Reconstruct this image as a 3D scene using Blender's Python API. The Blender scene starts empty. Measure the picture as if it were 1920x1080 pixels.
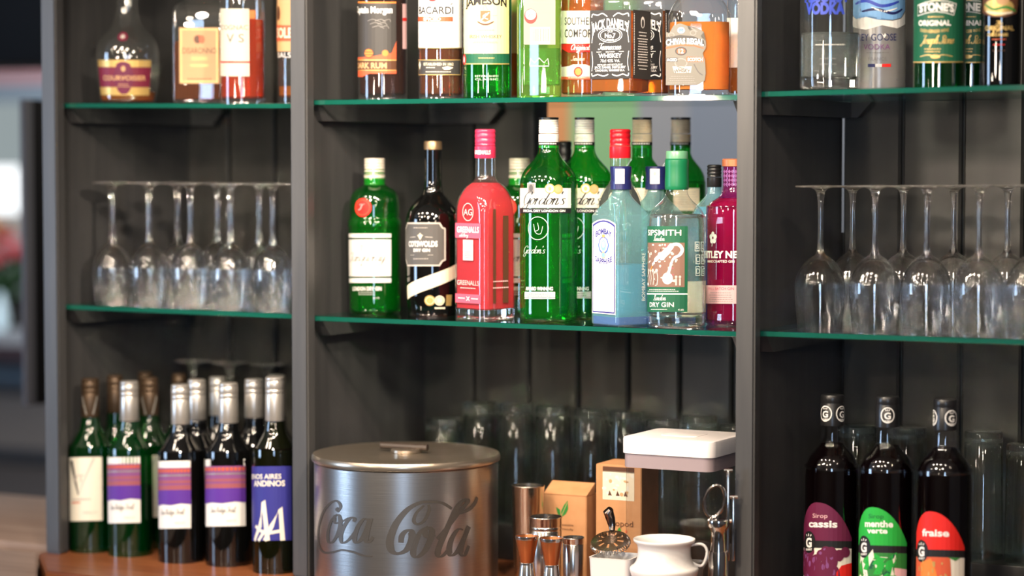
import bpy, bmesh, math, random
from mathutils import Vector, Matrix
R = math.radians
SC = bpy.context.scene
COLL = SC.collection

# ------------------------------------------------------------------ camera
F = 4533.0                      # 85 mm lens on a 36 mm sensor, in pixels of a 1920 wide frame
YAW, PITCH, DIST = R(28.0), R(3.05), 3.6
ZREF = 1.40                     # height of the point in the middle of the picture
FW = Vector((-math.sin(YAW) * math.cos(PITCH), math.cos(YAW) * math.cos(PITCH), -math.sin(PITCH)))
RT = Vector((math.cos(YAW), math.sin(YAW), 0))
UP = RT.cross(FW)
CAM = Vector((0, 0, ZREF)) - DIST * FW
cd = bpy.data.cameras.new('camera'); cam = bpy.data.objects.new('camera', cd); COLL.objects.link(cam)
cd.lens, cd.sensor_width, cd.clip_start, cd.clip_end = 85.0, 36.0, 0.05, 60
cam.matrix_world = Matrix((( RT.x, UP.x, -FW.x, CAM.x), (RT.y, UP.y, -FW.y, CAM.y), (RT.z, UP.z, -FW.z, CAM.z), (0, 0, 0, 1)))
cd.dof.use_dof = True; cd.dof.focus_distance = 3.57; cd.dof.aperture_fstop = 1.75; cd.dof.aperture_blades = 0
SC.camera = cam

# ------------------------------------------------------------------ world, exposure, lights
SC.view_settings.view_transform = 'Standard'; SC.view_settings.look = 'None'
SC.view_settings.gamma = 1.0; SC.view_settings.use_curve_mapping = False
SC.view_settings.exposure = -0.40
cy = SC.cycles
cy.max_bounces = 24; cy.transmission_bounces = 18; cy.transparent_max_bounces = 40; cy.glossy_bounces = 6; cy.diffuse_bounces = 3
cy.caustics_refractive = True; cy.caustics_reflective = False; cy.blur_glossy = 0.0; cy.sample_clamp_indirect = 0.0
wd = bpy.data.worlds.new('world'); SC.world = wd; wd.use_nodes = True
wd.node_tree.nodes['Background'].inputs[0].default_value = (0.75, 0.82, 1.0, 1); wd.node_tree.nodes['Background'].inputs[1].default_value = 0.10

def aim(o, at):
    d = Vector(at) - o.location
    o.rotation_euler = d.to_track_quat('-Z', 'Y').to_euler()
def spot(name, loc, at, watts, col, ang=80, rad=0.03, blend=0.6):
    l = bpy.data.lights.new(name, 'SPOT'); l.energy = watts; l.color = col; l.spot_size = R(ang); l.spot_blend = blend; l.shadow_soft_size = rad
    o = bpy.data.objects.new(name, l); COLL.objects.link(o); o.location = loc; aim(o, at); return o
def bulb(name, loc, watts, col, rad=0.035):
    l = bpy.data.lights.new(name, 'POINT'); l.energy = watts; l.color = col; l.shadow_soft_size = rad
    o = bpy.data.objects.new(name, l); COLL.objects.link(o); o.location = loc; return o
def area(name, loc, at, w, h, watts, col):
    l = bpy.data.lights.new(name, 'AREA'); l.shape = 'RECTANGLE'; l.size = w; l.size_y = h; l.energy = watts; l.color = col
    o = bpy.data.objects.new(name, l); COLL.objects.link(o); o.location = loc; aim(o, at); return o
WARM = (1.0, 0.80, 0.58); WARMW = (1.0, 0.835, 0.66); DAY = (0.50, 0.70, 1.0)
# two rows of small spotlights over the bar, in front of the shelves
for i, (x, w, tx) in enumerate([(-0.92, 7, -0.72), (-0.56, 9, -0.52), (-0.20, 40, -0.14), (0.20, 42, 0.14), (0.54, 13, 0.42), (0.92, 11, 0.82)]):
    spot('gantry_or_fill_spot', (x, -0.68, 2.08), (tx, 0.12, 1.42), w, WARMW, 88, 0.042)
for i, (x, w, tx) in enumerate([(-0.75, 28, -0.60), (0.0, 66, 0.0), (0.80, 18, 0.60)]):
    spot('gantry_or_fill_spot', (x, -1.35, 2.02), (tx, 0.2, 1.40), w, WARMW, 70, 0.05)
spot('gantry_or_fill_spot', (0.66, -0.80, 2.06), (-0.26, 0.18, 1.50), 85, WARMW, 50, 0.045)  # added fill spot that brightens the inner side of the left divider
spot('gantry_or_fill_spot', (-0.40, -0.95, 2.04), (-0.80, 0.22, 1.46), 22, WARMW, 46, 0.03)
# bulbs hanging further out in the bar room (they sparkle in the glass)
for x, y, z, w in [(-0.5, -2.0, 2.35, 12), (0.35, -2.15, 2.4, 12), (-1.6, -1.9, 2.35, 14), (1.9, -1.3, 2.4, 9), (0.2, -3.4, 2.4, 18), (2.6, -3.3, 2.3, 18), (-2.2, -3.6, 2.3, 18)]:
    bulb('pendant_bulb', (x, y, z), w, WARM, 0.05)
# low fill bulbs, added in front to light caps and back boards
for x, y, z, w in [(-0.75, -2.3, 1.72, 26), (0.25, -2.1, 1.80, 26), (1.15, -1.9, 1.74, 12)]:
    bulb('low_fill_bulb', (x, y, z), w, WARMW, 0.05)
# daylight: tall windows to the left and in front, and the back room's own daylight
area('window_daylight', (-4.2, -3.2, 1.55), (0, 0, 1.4), 1.1, 1.7, 120, DAY)
area('window_daylight', (2.4, -5.2, 1.5), (0.4, 0, 1.3), 0.5, 1.3, 45, DAY)
area('back_room_daylight', (-3.0, 2.6, 2.5), (-3.0, 2.8, 0.8), 2.6, 1.0, 110, (0.9, 0.95, 1.0))
area('hatch_room_daylight', (-0.7, 1.6, 2.5), (-0.9, 2.6, 1.2), 1.4, 0.7, 45, (1.0, 0.93, 0.82))

# ------------------------------------------------------------------ pixel <-> place
def col(px, Y, Z):
    """X of the point at depth Y and height Z that falls on picture column px."""
    k = (px - 960.0) / F
    a = RT.x - k * FW.x
    b = RT.y - k * FW.y
    c = RT.z - k * FW.z
    return CAM.x - (b * (Y - CAM.y) + c * (Z - CAM.z)) / a
def dep(p): return FW.dot(Vector(p) - CAM)
def row(px, py, Y):
    """point at depth Y seen at pixel (px, py)"""
    d = FW * F + RT * (px - 960.0) + UP * (540.0 - py)
    t = (Y - CAM.y) / d.y
    return CAM + d * t
def facing(x, y): return math.atan2(CAM.y - y, CAM.x - x) + math.pi / 2   # turns local -Y to the camera

# ------------------------------------------------------------------ objects
def tag(o, label=None, cat=None, group=None, kind=None):
    if label: o['label'] = label
    if cat: o['category'] = cat
    if group: o['group'] = group
    if kind: o['kind'] = kind
    return o
def empty(name, loc, rz=0.0):
    o = bpy.data.objects.new(name, None); COLL.objects.link(o); o.location = loc; o.rotation_euler = (0, 0, rz); o.empty_display_size = 0.05
    return o
def mesh_obj(name, me, mats, parent=None, label=None):
    o = bpy.data.objects.new(name, me); COLL.objects.link(o)
    if not isinstance(mats, (list, tuple)): mats = [mats]
    for m in mats: me.materials.append(m)
    if parent: o.parent = parent
    if label: o['label'] = label
    return o
def finish(bm, smooth=True, ang=35):
    bmesh.ops.recalc_face_normals(bm, faces=bm.faces)
    me = bpy.data.meshes.new('m'); bm.to_mesh(me); bm.free()
    if smooth:
        me.polygons.foreach_set('use_smooth', [True] * len(me.polygons))
        me.set_sharp_from_angle(angle=R(ang))
    return me
def copy_tree(o, parent=None):
    c = o.copy(); COLL.objects.link(c)
    if parent: c.parent = parent
    for ch in list(o.children): copy_tree(ch, c)
    return c

def ring(bm, z, hw, hd, rc, k, cx=0, cy=0):
    rc = min(rc, hw, hd); vs = []
    for q in range(4):
        sx = (1, -1, -1, 1)[q]; sy = (1, 1, -1, -1)[q]
        for i in range(k + 1):
            a = R(90 * q) + R(90) * i / k
            # skip doubled points on full circles
            if i == k and hw - rc < 1e-7 and hd - rc < 1e-7: continue
            vs.append(bm.verts.new((cx + sx * (hw - rc) + rc * math.cos(a), cy + sy * (hd - rc) + rc * math.sin(a), z)))
    return vs
def loft_into(bm, secs, k=10, cap0=True, cap1=True):
    """secs: (z, half width, half depth, corner radius); all round or all with corners share a ring size"""
    full = all(abs(s[1] - s[3]) < 1e-7 and abs(s[2] - s[3]) < 1e-7 for s in secs)
    prev = None; first = None
    for s in secs:
        z, hw, hd, rc = s
        if not full and hw - rc < 1e-6 and hd - rc < 1e-6: rc = hw * 0.9999; rc = min(hw, hd) - 2e-6
        vs = ring(bm, z, hw, hd, rc, k)
        if prev:
            n = len(vs)
            for i in range(n):
                j = (i + 1) % n
                bm.faces.new((prev[i], prev[j], vs[j], vs[i]))
        else: first = vs
        prev = vs
    if cap0: bm.faces.new(list(reversed(first)))
    if cap1: bm.faces.new(prev)
    return bm
def loft(secs, k=10, cap0=True, cap1=True, ang=35):
    bm = bmesh.new(); loft_into(bm, secs, k, cap0, cap1); return finish(bm, True, ang)
def round_secs(prof): return [(z, max(r, 1e-4), max(r, 1e-4), max(r, 1e-4)) for r, z in prof]
def lathe(prof, seg=12, cap0=True, cap1=True, ang=35): return loft(round_secs(prof), seg, cap0, cap1, ang)

def spline(pts, n=4):
    """Catmull-Rom through tuples; a doubled point makes a sharp corner."""
    runs, cur = [], [pts[0]]
    for p in pts[1:]:
        if p == cur[-1]: runs.append(cur); cur = [p]
        else: cur.append(p)
    runs.append(cur); out = []
    for rn in runs:
        if len(rn) < 2:
            if not out or out[-1] != rn[0]: out.append(rn[0])
            continue
        for i in range(len(rn) - 1):
            p0 = rn[i - 1] if i else rn[0]; p1, p2 = rn[i], rn[i + 1]; p3 = rn[i + 2] if i + 2 < len(rn) else rn[-1]
            for j in range(n):
                t = j / n
                q = tuple(0.5 * (2 * b + (c - a) * t + (2 * a - 5 * b + 4 * c - d) * t * t + (3 * b - a - 3 * c + d) * t ** 3) for a, b, c, d in zip(p0, p1, p2, p3))
                if not out or max(abs(x - y) for x, y in zip(out[-1], q)) > 1e-6: out.append(q)
        out.append(rn[-1])
    return out
def box_into(bm, c, h, rot=None):
    vs = [bm.verts.new((c[0] + sx * h[0], c[1] + sy * h[1], c[2] + sz * h[2])) for sx in (-1, 1) for sy in (-1, 1) for sz in (-1, 1)]
    for f in ((0, 1, 3, 2), (4, 6, 7, 5), (0, 4, 5, 1), (2, 3, 7, 6), (0, 2, 6, 4), (1, 5, 7, 3)): bm.faces.new([vs[i] for i in f])
    return vs
def box(c, h, bev=0.0, seg=2):
    bm = bmesh.new(); box_into(bm, c, h)
    if bev: bmesh.ops.bevel(bm, geom=list(bm.edges), offset=bev, segments=seg, affect='EDGES', profile=0.5)
    return finish(bm, bool(bev), 40)
def tube(pts, rad, seg=10, closed=False, caps=True):
    """tube along 3-D points; rad number or list"""
    bm = bmesh.new(); tube_into(bm, pts, rad, seg, closed, caps); return finish(bm)
def tube_into(bm, pts, rad, seg=10, closed=False, caps=True):
    P = [Vector(p) for p in pts]; n = len(P); rings = []
    up = Vector((0, 0, 1))
    t0 = (P[1] - P[0]).normalized()
    if abs(t0.dot(up)) > 0.95: up = Vector((1, 0, 0))
    nrm = t0.cross(up).normalized()
    for i in range(n):
        if closed: t = P[(i + 1) % n] - P[i - 1]
        else: t = P[min(i + 1, n - 1)] - P[max(i - 1, 0)]
        t.normalize(); nrm = (nrm - t * nrm.dot(t)).normalized(); b = t.cross(nrm)
        r = rad[i] if isinstance(rad, (list, tuple)) else rad
        rings.append([bm.verts.new(P[i] + (nrm * math.cos(2 * math.pi * j / seg) + b * math.sin(2 * math.pi * j / seg)) * r) for j in range(seg)])
    for i in range(n if closed else n - 1):
        a, c = rings[i], rings[(i + 1) % n]
        for j in range(seg): bm.faces.new((a[j], a[(j + 1) % seg], c[(j + 1) % seg], c[j]))
    if caps and not closed:
        bm.faces.new(list(reversed(rings[0]))); bm.faces.new(rings[-1])

# ------------------------------------------------------------------ materials
MATS = {}
def newmat(name):
    m = bpy.data.materials.new(name); m.use_nodes = True; nt = m.node_tree; nt.nodes.clear()
    out = nt.nodes.new('ShaderNodeOutputMaterial'); return m, nt, out
def paint(name, rgb, rough=0.5, metal=0.0, spec=0.5):
    if name in MATS: return MATS[name]
    m, nt, out = newmat(name); p = nt.nodes.new('ShaderNodeBsdfPrincipled')
    p.inputs['Base Color'].default_value = (*rgb, 1); p.inputs['Roughness'].default_value = rough; p.inputs['Metallic'].default_value = metal
    p.inputs['Specular IOR Level'].default_value = spec
    nt.links.new(p.outputs[0], out.inputs[0]); MATS[name] = m; return m
def shell(name, tint, body=0.0, bodycol=None, rough=0.02):
    """thin bottle wall: clear or tinted, with a Fresnel reflection and, for coloured glass, a little body colour"""
    if name in MATS: return MATS[name]
    m, nt, out = newmat(name); L = nt.links.new
    tr = nt.nodes.new('ShaderNodeBsdfTransparent'); tr.inputs[0].default_value = (*tint, 1)
    gl = nt.nodes.new('ShaderNodeBsdfGlossy'); gl.inputs['Roughness'].default_value = rough; gl.inputs[0].default_value = (1, 1, 1, 1)
    fr = nt.nodes.new('ShaderNodeFresnel'); ge = nt.nodes.new('ShaderNodeNewGeometry'); mr = nt.nodes.new('ShaderNodeMapRange')   # a thin wall reflects alike from both sides
    mr.inputs[3].default_value = 1.75; mr.inputs[4].default_value = 1 / 1.75; L(ge.outputs['Backfacing'], mr.inputs[0]); L(mr.outputs[0], fr.inputs[0])
    a = tr.outputs[0]
    if body:
        bc = bodycol or tint
        tl = nt.nodes.new('ShaderNodeBsdfTranslucent'); tl.inputs[0].default_value = (*bc, 1)
        df = nt.nodes.new('ShaderNodeBsdfDiffuse'); df.inputs[0].default_value = (*bc, 1)
        ad = nt.nodes.new('ShaderNodeMixShader'); ad.inputs[0].default_value = 0.5
        L(tl.outputs[0], ad.inputs[1]); L(df.outputs[0], ad.inputs[2])
        mx = nt.nodes.new('ShaderNodeMixShader'); mx.inputs[0].default_value = body
        L(a, mx.inputs[1]); L(ad.outputs[0], mx.inputs[2]); a = mx.outputs[0]
    m2 = nt.nodes.new('ShaderNodeMixShader'); L(fr.outputs[0], m2.inputs[0]); L(a, m2.inputs[1]); L(gl.outputs[0], m2.inputs[2])
    L(m2.outputs[0], out.inputs[0]); MATS[name] = m; return m
def liquid(name, tint, body=0.25, bodycol=None, ior=1.34):
    if name in MATS: return MATS[name]
    m, nt, out = newmat(name); L = nt.links.new; bc = bodycol or tint
    g = nt.nodes.new('ShaderNodeBsdfRefraction'); g.inputs[0].default_value = (*tint, 1); g.inputs['Roughness'].default_value = 0.0; g.inputs['IOR'].default_value = ior
    tl = nt.nodes.new('ShaderNodeBsdfTranslucent'); tl.inputs[0].default_value = (*bc, 1)
    df = nt.nodes.new('ShaderNodeBsdfDiffuse'); df.inputs[0].default_value = (*bc, 1)
    ad = nt.nodes.new('ShaderNodeMixShader'); ad.inputs[0].default_value = 0.6; L(tl.outputs[0], ad.inputs[1]); L(df.outputs[0], ad.inputs[2])
    mx = nt.nodes.new('ShaderNodeMixShader'); mx.inputs[0].default_value = body; L(g.outputs[0], mx.inputs[1]); L(ad.outputs[0], mx.inputs[2])
    L(mx.outputs[0], out.inputs[0]); MATS[name] = m; return m
def crystal(name, rgb=(1, 1, 1), ior=1.48, rough=0.0, film=0.0, thin=0.0):
    """solid clear glass; film = share of a pale haze: water marks plus bright lit glass put into the colour"""
    if name in MATS: return MATS[name]
    m, nt, out = newmat(name); g = nt.nodes.new('ShaderNodeBsdfGlass'); g.inputs[0].default_value = (*rgb, 1); g.inputs['IOR'].default_value = ior; g.inputs['Roughness'].default_value = rough
    if thin:                                                        # thin walls let most light pass straight through
        tr = nt.nodes.new('ShaderNodeBsdfTransparent'); tr.inputs[0].default_value = (*rgb, 1); gl = nt.nodes.new('ShaderNodeBsdfGlossy'); gl.inputs['Roughness'].default_value = 0.0
        fr = nt.nodes.new('ShaderNodeFresnel'); ge = nt.nodes.new('ShaderNodeNewGeometry'); mg = nt.nodes.new('ShaderNodeMapRange'); mg.inputs[3].default_value = 1.55; mg.inputs[4].default_value = 1 / 1.55
        nt.links.new(ge.outputs['Backfacing'], mg.inputs[0]); nt.links.new(mg.outputs[0], fr.inputs[0]); mm = nt.nodes.new('ShaderNodeMixShader')
        nt.links.new(fr.outputs[0], mm.inputs[0]); nt.links.new(tr.outputs[0], mm.inputs[1]); nt.links.new(gl.outputs[0], mm.inputs[2])
        x = nt.nodes.new('ShaderNodeMixShader'); x.inputs[0].default_value = thin; nt.links.new(g.outputs[0], x.inputs[1]); nt.links.new(mm.outputs[0], x.inputs[2]); g = x
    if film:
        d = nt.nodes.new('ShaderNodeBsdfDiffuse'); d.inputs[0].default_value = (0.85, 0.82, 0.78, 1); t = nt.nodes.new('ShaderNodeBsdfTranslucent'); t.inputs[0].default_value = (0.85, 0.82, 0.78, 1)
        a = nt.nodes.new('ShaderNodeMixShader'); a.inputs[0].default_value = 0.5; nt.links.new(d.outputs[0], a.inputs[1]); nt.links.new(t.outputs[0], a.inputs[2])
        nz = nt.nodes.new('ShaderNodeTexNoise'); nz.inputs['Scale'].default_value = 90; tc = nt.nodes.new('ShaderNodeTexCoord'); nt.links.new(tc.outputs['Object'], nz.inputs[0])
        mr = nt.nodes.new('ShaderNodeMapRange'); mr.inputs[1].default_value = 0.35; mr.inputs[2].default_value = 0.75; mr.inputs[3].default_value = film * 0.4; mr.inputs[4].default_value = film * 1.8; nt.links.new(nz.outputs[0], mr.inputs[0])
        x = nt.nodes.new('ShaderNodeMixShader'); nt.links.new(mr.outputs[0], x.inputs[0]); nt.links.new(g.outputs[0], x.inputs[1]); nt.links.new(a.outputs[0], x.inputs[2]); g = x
    nt.links.new(g.outputs[0], out.inputs[0]); MATS[name] = m; return m
def noisy(name, c0, c1, scale, rough, metal=0.0, stretch=(1, 1, 1), bump=0.0, detail=4, coord='Object'):
    if name in MATS: return MATS[name]
    m, nt, out = newmat(name); L = nt.links.new
    tc = nt.nodes.new('ShaderNodeTexCoord'); mp = nt.nodes.new('ShaderNodeMapping'); mp.inputs['Scale'].default_value = stretch
    nz = nt.nodes.new('ShaderNodeTexNoise'); nz.inputs['Scale'].default_value = scale; nz.inputs['Detail'].default_value = detail
    cr = nt.nodes.new('ShaderNodeValToRGB'); cr.color_ramp.elements[0].color = (*c0, 1); cr.color_ramp.elements[1].color = (*c1, 1)
    cr.color_ramp.elements[0].position = 0.3; cr.color_ramp.elements[1].position = 0.7
    p = nt.nodes.new('ShaderNodeBsdfPrincipled'); p.inputs['Roughness'].default_value = rough; p.inputs['Metallic'].default_value = metal
    L(tc.outputs[coord], mp.inputs[0]); L(mp.outputs[0], nz.inputs[0]); L(nz.outputs[0], cr.inputs[0]); L(cr.outputs[0], p.inputs['Base Color'])
    if bump:
        b = nt.nodes.new('ShaderNodeBump'); b.inputs['Strength'].default_value = bump; b.inputs['Distance'].default_value = 0.002; L(nz.outputs[0], b.inputs['Height']); L(b.outputs[0], p.inputs['Normal'])
    L(p.outputs[0], out.inputs[0]); MATS[name] = m; return m

C = {  # inks and papers
 'white': (0.86, 0.84, 0.80), 'cream': (0.80, 0.70, 0.52), 'ivory': (0.82, 0.78, 0.66), 'black': (0.012, 0.012, 0.013), 'char': (0.045, 0.042, 0.04),
 'red': (0.72, 0.02, 0.015), 'brick': (0.62, 0.10, 0.04), 'orange': (0.75, 0.22, 0.04), 'gold': (0.62, 0.42, 0.14), 'tan': (0.58, 0.34, 0.16),
 'maroon': (0.13, 0.012, 0.05), 'navy': (0.015, 0.02, 0.11), 'blue': (0.03, 0.06, 0.42), 'sky': (0.20, 0.42, 0.75), 'green': (0.009, 0.095, 0.046),
 'dgreen': (0.008, 0.06, 0.03), 'lgreen': (0.02, 0.40, 0.05), 'leaf': (0.03, 0.22, 0.04), 'purple': (0.10, 0.03, 0.30), 'plum': (0.22, 0.07, 0.22), 'rose': (0.32, 0.09, 0.11),
 'pink': (0.72, 0.10, 0.16), 'pale_pink': (0.80, 0.50, 0.50), 'silver': (0.34, 0.32, 0.29), 'grey': (0.22, 0.21, 0.20), 'dgrey': (0.09, 0.085, 0.08), 'yellow': (0.84, 0.69, 0.33),
 'umber': (0.20, 0.11, 0.08), 'ivory_dull': (0.50, 0.46, 0.37), 'tan_dull': (0.44, 0.26, 0.125), 'pewter': (0.15, 0.14, 0.12), 'pewter_light': (0.24, 0.235, 0.20), 'brown': (0.10, 0.04, 0.02), 'ink': (0.04, 0.03, 0.03), 'gum': (0.55, 0.55, 0.50), 'wine': (0.16, 0.015, 0.04), 'indigo': (0.035, 0.035, 0.24), 'stone': (0.50, 0.45, 0.40), 'emblem': (0.55, 0.60, 0.56)}
def ink(c): return paint('ink_' + c, C[c], 0.35 if c in ('gold', 'silver') else 0.5, 0.4 if c in ('gold', 'silver') else 0.0, 0.35)
# ------------------------------------------------------------------ lettering
_TXT = {}
def text2d(body, bold=0.0, shear=0.0):
    key = (body, bold, shear)
    if key in _TXT: return _TXT[key]
    cu = bpy.data.curves.new('t', 'FONT'); cu.body = body; cu.size = 1.0; cu.offset = bold; cu.shear = shear; cu.resolution_u = 3; cu.fill_mode = 'FRONT'
    ob = bpy.data.objects.new('t', cu); COLL.objects.link(ob)
    dg = bpy.context.evaluated_depsgraph_get(); dg.update()
    me = bpy.data.meshes.new_from_object(ob.evaluated_get(dg))
    vs = [(v.co.x / 0.70, v.co.y / 0.70) for v in me.vertices]; fs = [tuple(p.vertices) for p in me.polygons]
    bpy.data.objects.remove(ob); bpy.data.curves.remove(cu); bpy.data.meshes.remove(me)
    if vs:
        x0 = min(v[0] for v in vs); x1 = max(v[0] for v in vs); vs = [(x - (x0 + x1) / 2, y) for x, y in vs]; w = x1 - x0
    else: w = 0
    _TXT[key] = (vs, fs, w); return _TXT[key]

# a small pen alphabet for handwriting-style lettering: strokes in x-height units
PEN = {
 'a': ([[(.85, .8), (.55, 1), (.15, .7), (.1, .22), (.35, 0), (.7, .3), (.9, .95), (.82, .35), (.95, .02), (1.2, .3)]], 1.05),
 'b': ([[(.1, .2), (.55, 1.6), (.5, 2), (.3, 1.6), (.12, .3), (.35, 0), (.7, .35), (.6, .9), (.35, .8), (.6, .75), (.95, .85)]], .85),
 'f': ([[(.05, .2), (.55, 1.6), (.5, 2), (.35, 1.6), (.1, -.8), (.3, -.6), (.25, .1), (.6, .3)]], .6),
 'v': ([[(.05, .8), (.2, 1), (.25, .1), (.4, 0), (.65, .5), (.65, 1), (.9, .9)]], .8),
 'z': ([[(.1, .9), (.6, .95), (.1, .05), (.65, .05)]], .75),
 'x': ([[(.1, 1), (.6, 0)], [(.65, 1), (.05, 0)]], .7),
 'c': ([[(.75, .82), (.55, 1), (.2, .75), (.08, .3), (.3, 0), (.6, .08), (.95, .4)]], .8),
 'd': ([[(.8, .8), (.5, 1), (.12, .65), (.12, .15), (.4, .02), (.75, .45), (1.15, 2.0)], [(1.15, 2.0), (.85, .5), (.95, .02), (1.2, .3)]], 1.05),
 'e': ([[(.1, .4), (.5, .5), (.65, .85), (.4, 1), (.12, .6), (.15, .12), (.45, 0), (.9, .4)]], .78),
 'g': ([[(.8, .85), (.5, 1), (.12, .6), (.15, .1), (.45, .05), (.8, .6), (.88, .95), (.75, -.6), (.35, -.95), (.1, -.65), (.6, -.1), (1.15, .3)]], 1.0),
 'h': ([[(.1, .2), (.55, 1.6), (.5, 2), (.3, 1.6), (.15, 0)], [(.18, .5), (.5, 1), (.72, .8), (.65, .15), (.8, 0), (1.05, .3)]], .95),
 'i': ([[(.1, .3), (.3, 1), (.2, .2), (.35, 0), (.6, .3)], [(.38, 1.4), (.42, 1.5)]], .5),
 'k': ([[(.1, .2), (.55, 1.6), (.5, 2), (.3, 1.6), (.15, 0)], [(.2, .5), (.55, .95), (.65, .75), (.35, .5), (.7, 0), (.95, .25)]], .85),
 'l': ([[(.05, .25), (.5, 1.5), (.45, 2), (.25, 1.5), (.15, .2), (.35, 0), (.65, .35)]], .5),
 'm': ([[(0, .7), (.18, 1), (.12, 0)], [(.15, .5), (.42, 1), (.52, .8), (.45, 0)], [(.5, .5), (.8, 1), (.92, .8), (.85, .15), (1, 0), (1.2, .3)]], 1.1),
 'n': ([[(0, .7), (.18, 1), (.12, 0)], [(.15, .5), (.5, 1), (.7, .82), (.62, .15), (.78, 0), (1.05, .3)]], .92),
 'o': ([[(.5, 1), (.15, .7), (.1, .2), (.35, 0), (.7, .3), (.75, .8), (.5, 1), (.7, .82), (1.0, .85)]], .85),
 'p': ([[(.05, .6), (.25, 1), (.05, -.9)], [(.2, .6), (.55, 1), (.8, .7), (.7, .15), (.35, 0), (.15, .2)]], .9),
 'q': ([[(.8, .85), (.5, 1), (.12, .6), (.15, .1), (.45, .05), (.8, .6), (.88, .95), (.72, -.9), (.95, -.6)]], 1.0),
 'r': ([[(0, .65), (.2, 1), (.12, 0)], [(.15, .45), (.4, .9), (.7, .95)]], .65),
 's': ([[(.65, .85), (.42, 1), (.25, .75), (.6, .35), (.45, .02), (.05, .12)]], .68),
 't': ([[(.3, 1.6), (.12, .3), (.3, 0), (.6, .3)], [(0, 1.05), (.55, 1.1)]], .5),
 'u': ([[(.05, .75), (.2, 1), (.1, .3), (.25, 0), (.55, .25), (.75, 1), (.68, .2), (.82, 0), (1.05, .3)]], .95),
 'w': ([[(.05, .8), (.18, 1), (.15, .2), (.3, 0), (.55, .4), (.6, .95), (.58, .2), (.72, 0), (1.0, .5), (1.0, 1), (1.2, .85)]], 1.15),
 'y': ([[(.05, .75), (.2, 1), (.12, .35), (.3, .05), (.6, .35), (.78, 1), (.6, -.5), (.25, -.95), (.0, -.7), (.5, -.1), (1.05, .3)]], .95),
 "'": ([[(.2, 2.0), (.1, 1.6)]], .3), ' ': ([], .5),
 'C': ([[(1.25, 1.55), (1.1, 1.95), (.6, 1.9), (.15, 1.2), (.15, .35), (.55, 0), (1.1, .3)]], 1.15),
 'D': ([[(.5, 1.8), (.3, .1), (.7, .0), (1.3, .6), (1.3, 1.5), (.8, 1.95), (.2, 1.7)]], 1.4),
 'G': ([[(1.35, 1.5), (1.25, 1.95), (.75, 1.95), (.2, 1.35), (.1, .5), (.5, 0), (1.05, .35), (1.3, 1.0), (1.2, .2), (.9, -.7), (.3, -.8), (.1, -.4), (.7, .05), (1.5, .4)]], 1.4),
 'J': ([[(1.1, 1.9), (.7, .2), (.3, -.6), (0, -.4), (.5, .0), (1.2, .4)], [(.3, 1.7), (.7, 1.95), (1.4, 1.9)]], 1.0),
 'L': ([[(.2, 1.4), (.6, 1.95), (.8, 1.7), (.4, .3), (.1, .05), (.6, .1), (1.1, .0)]], 1.0),
 'O': ([[(.8, 1.95), (.25, 1.5), (.1, .6), (.45, 0), (1.05, .4), (1.2, 1.3), (.8, 1.95), (.6, 1.6)]], 1.25),
 'R': ([[(.5, 1.8), (.2, 0)], [(.0, 1.5), (.6, 1.95), (1.1, 1.7), (.9, 1.1), (.45, 1.0), (.9, .1), (1.3, .2)]], 1.15),
 'S': ([[(1.1, 1.6), (.9, 1.95), (.5, 1.7), (.8, 1.0), (.7, .1), (.2, .0), (.0, .35)]], 1.1),
 'T': ([[(.1, 1.5), (.3, 1.9), (1.0, 1.75), (1.6, 1.95)], [(.95, 1.78), (.7, .4), (.3, 0), (.0, .3)]], 1.1),
}
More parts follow.
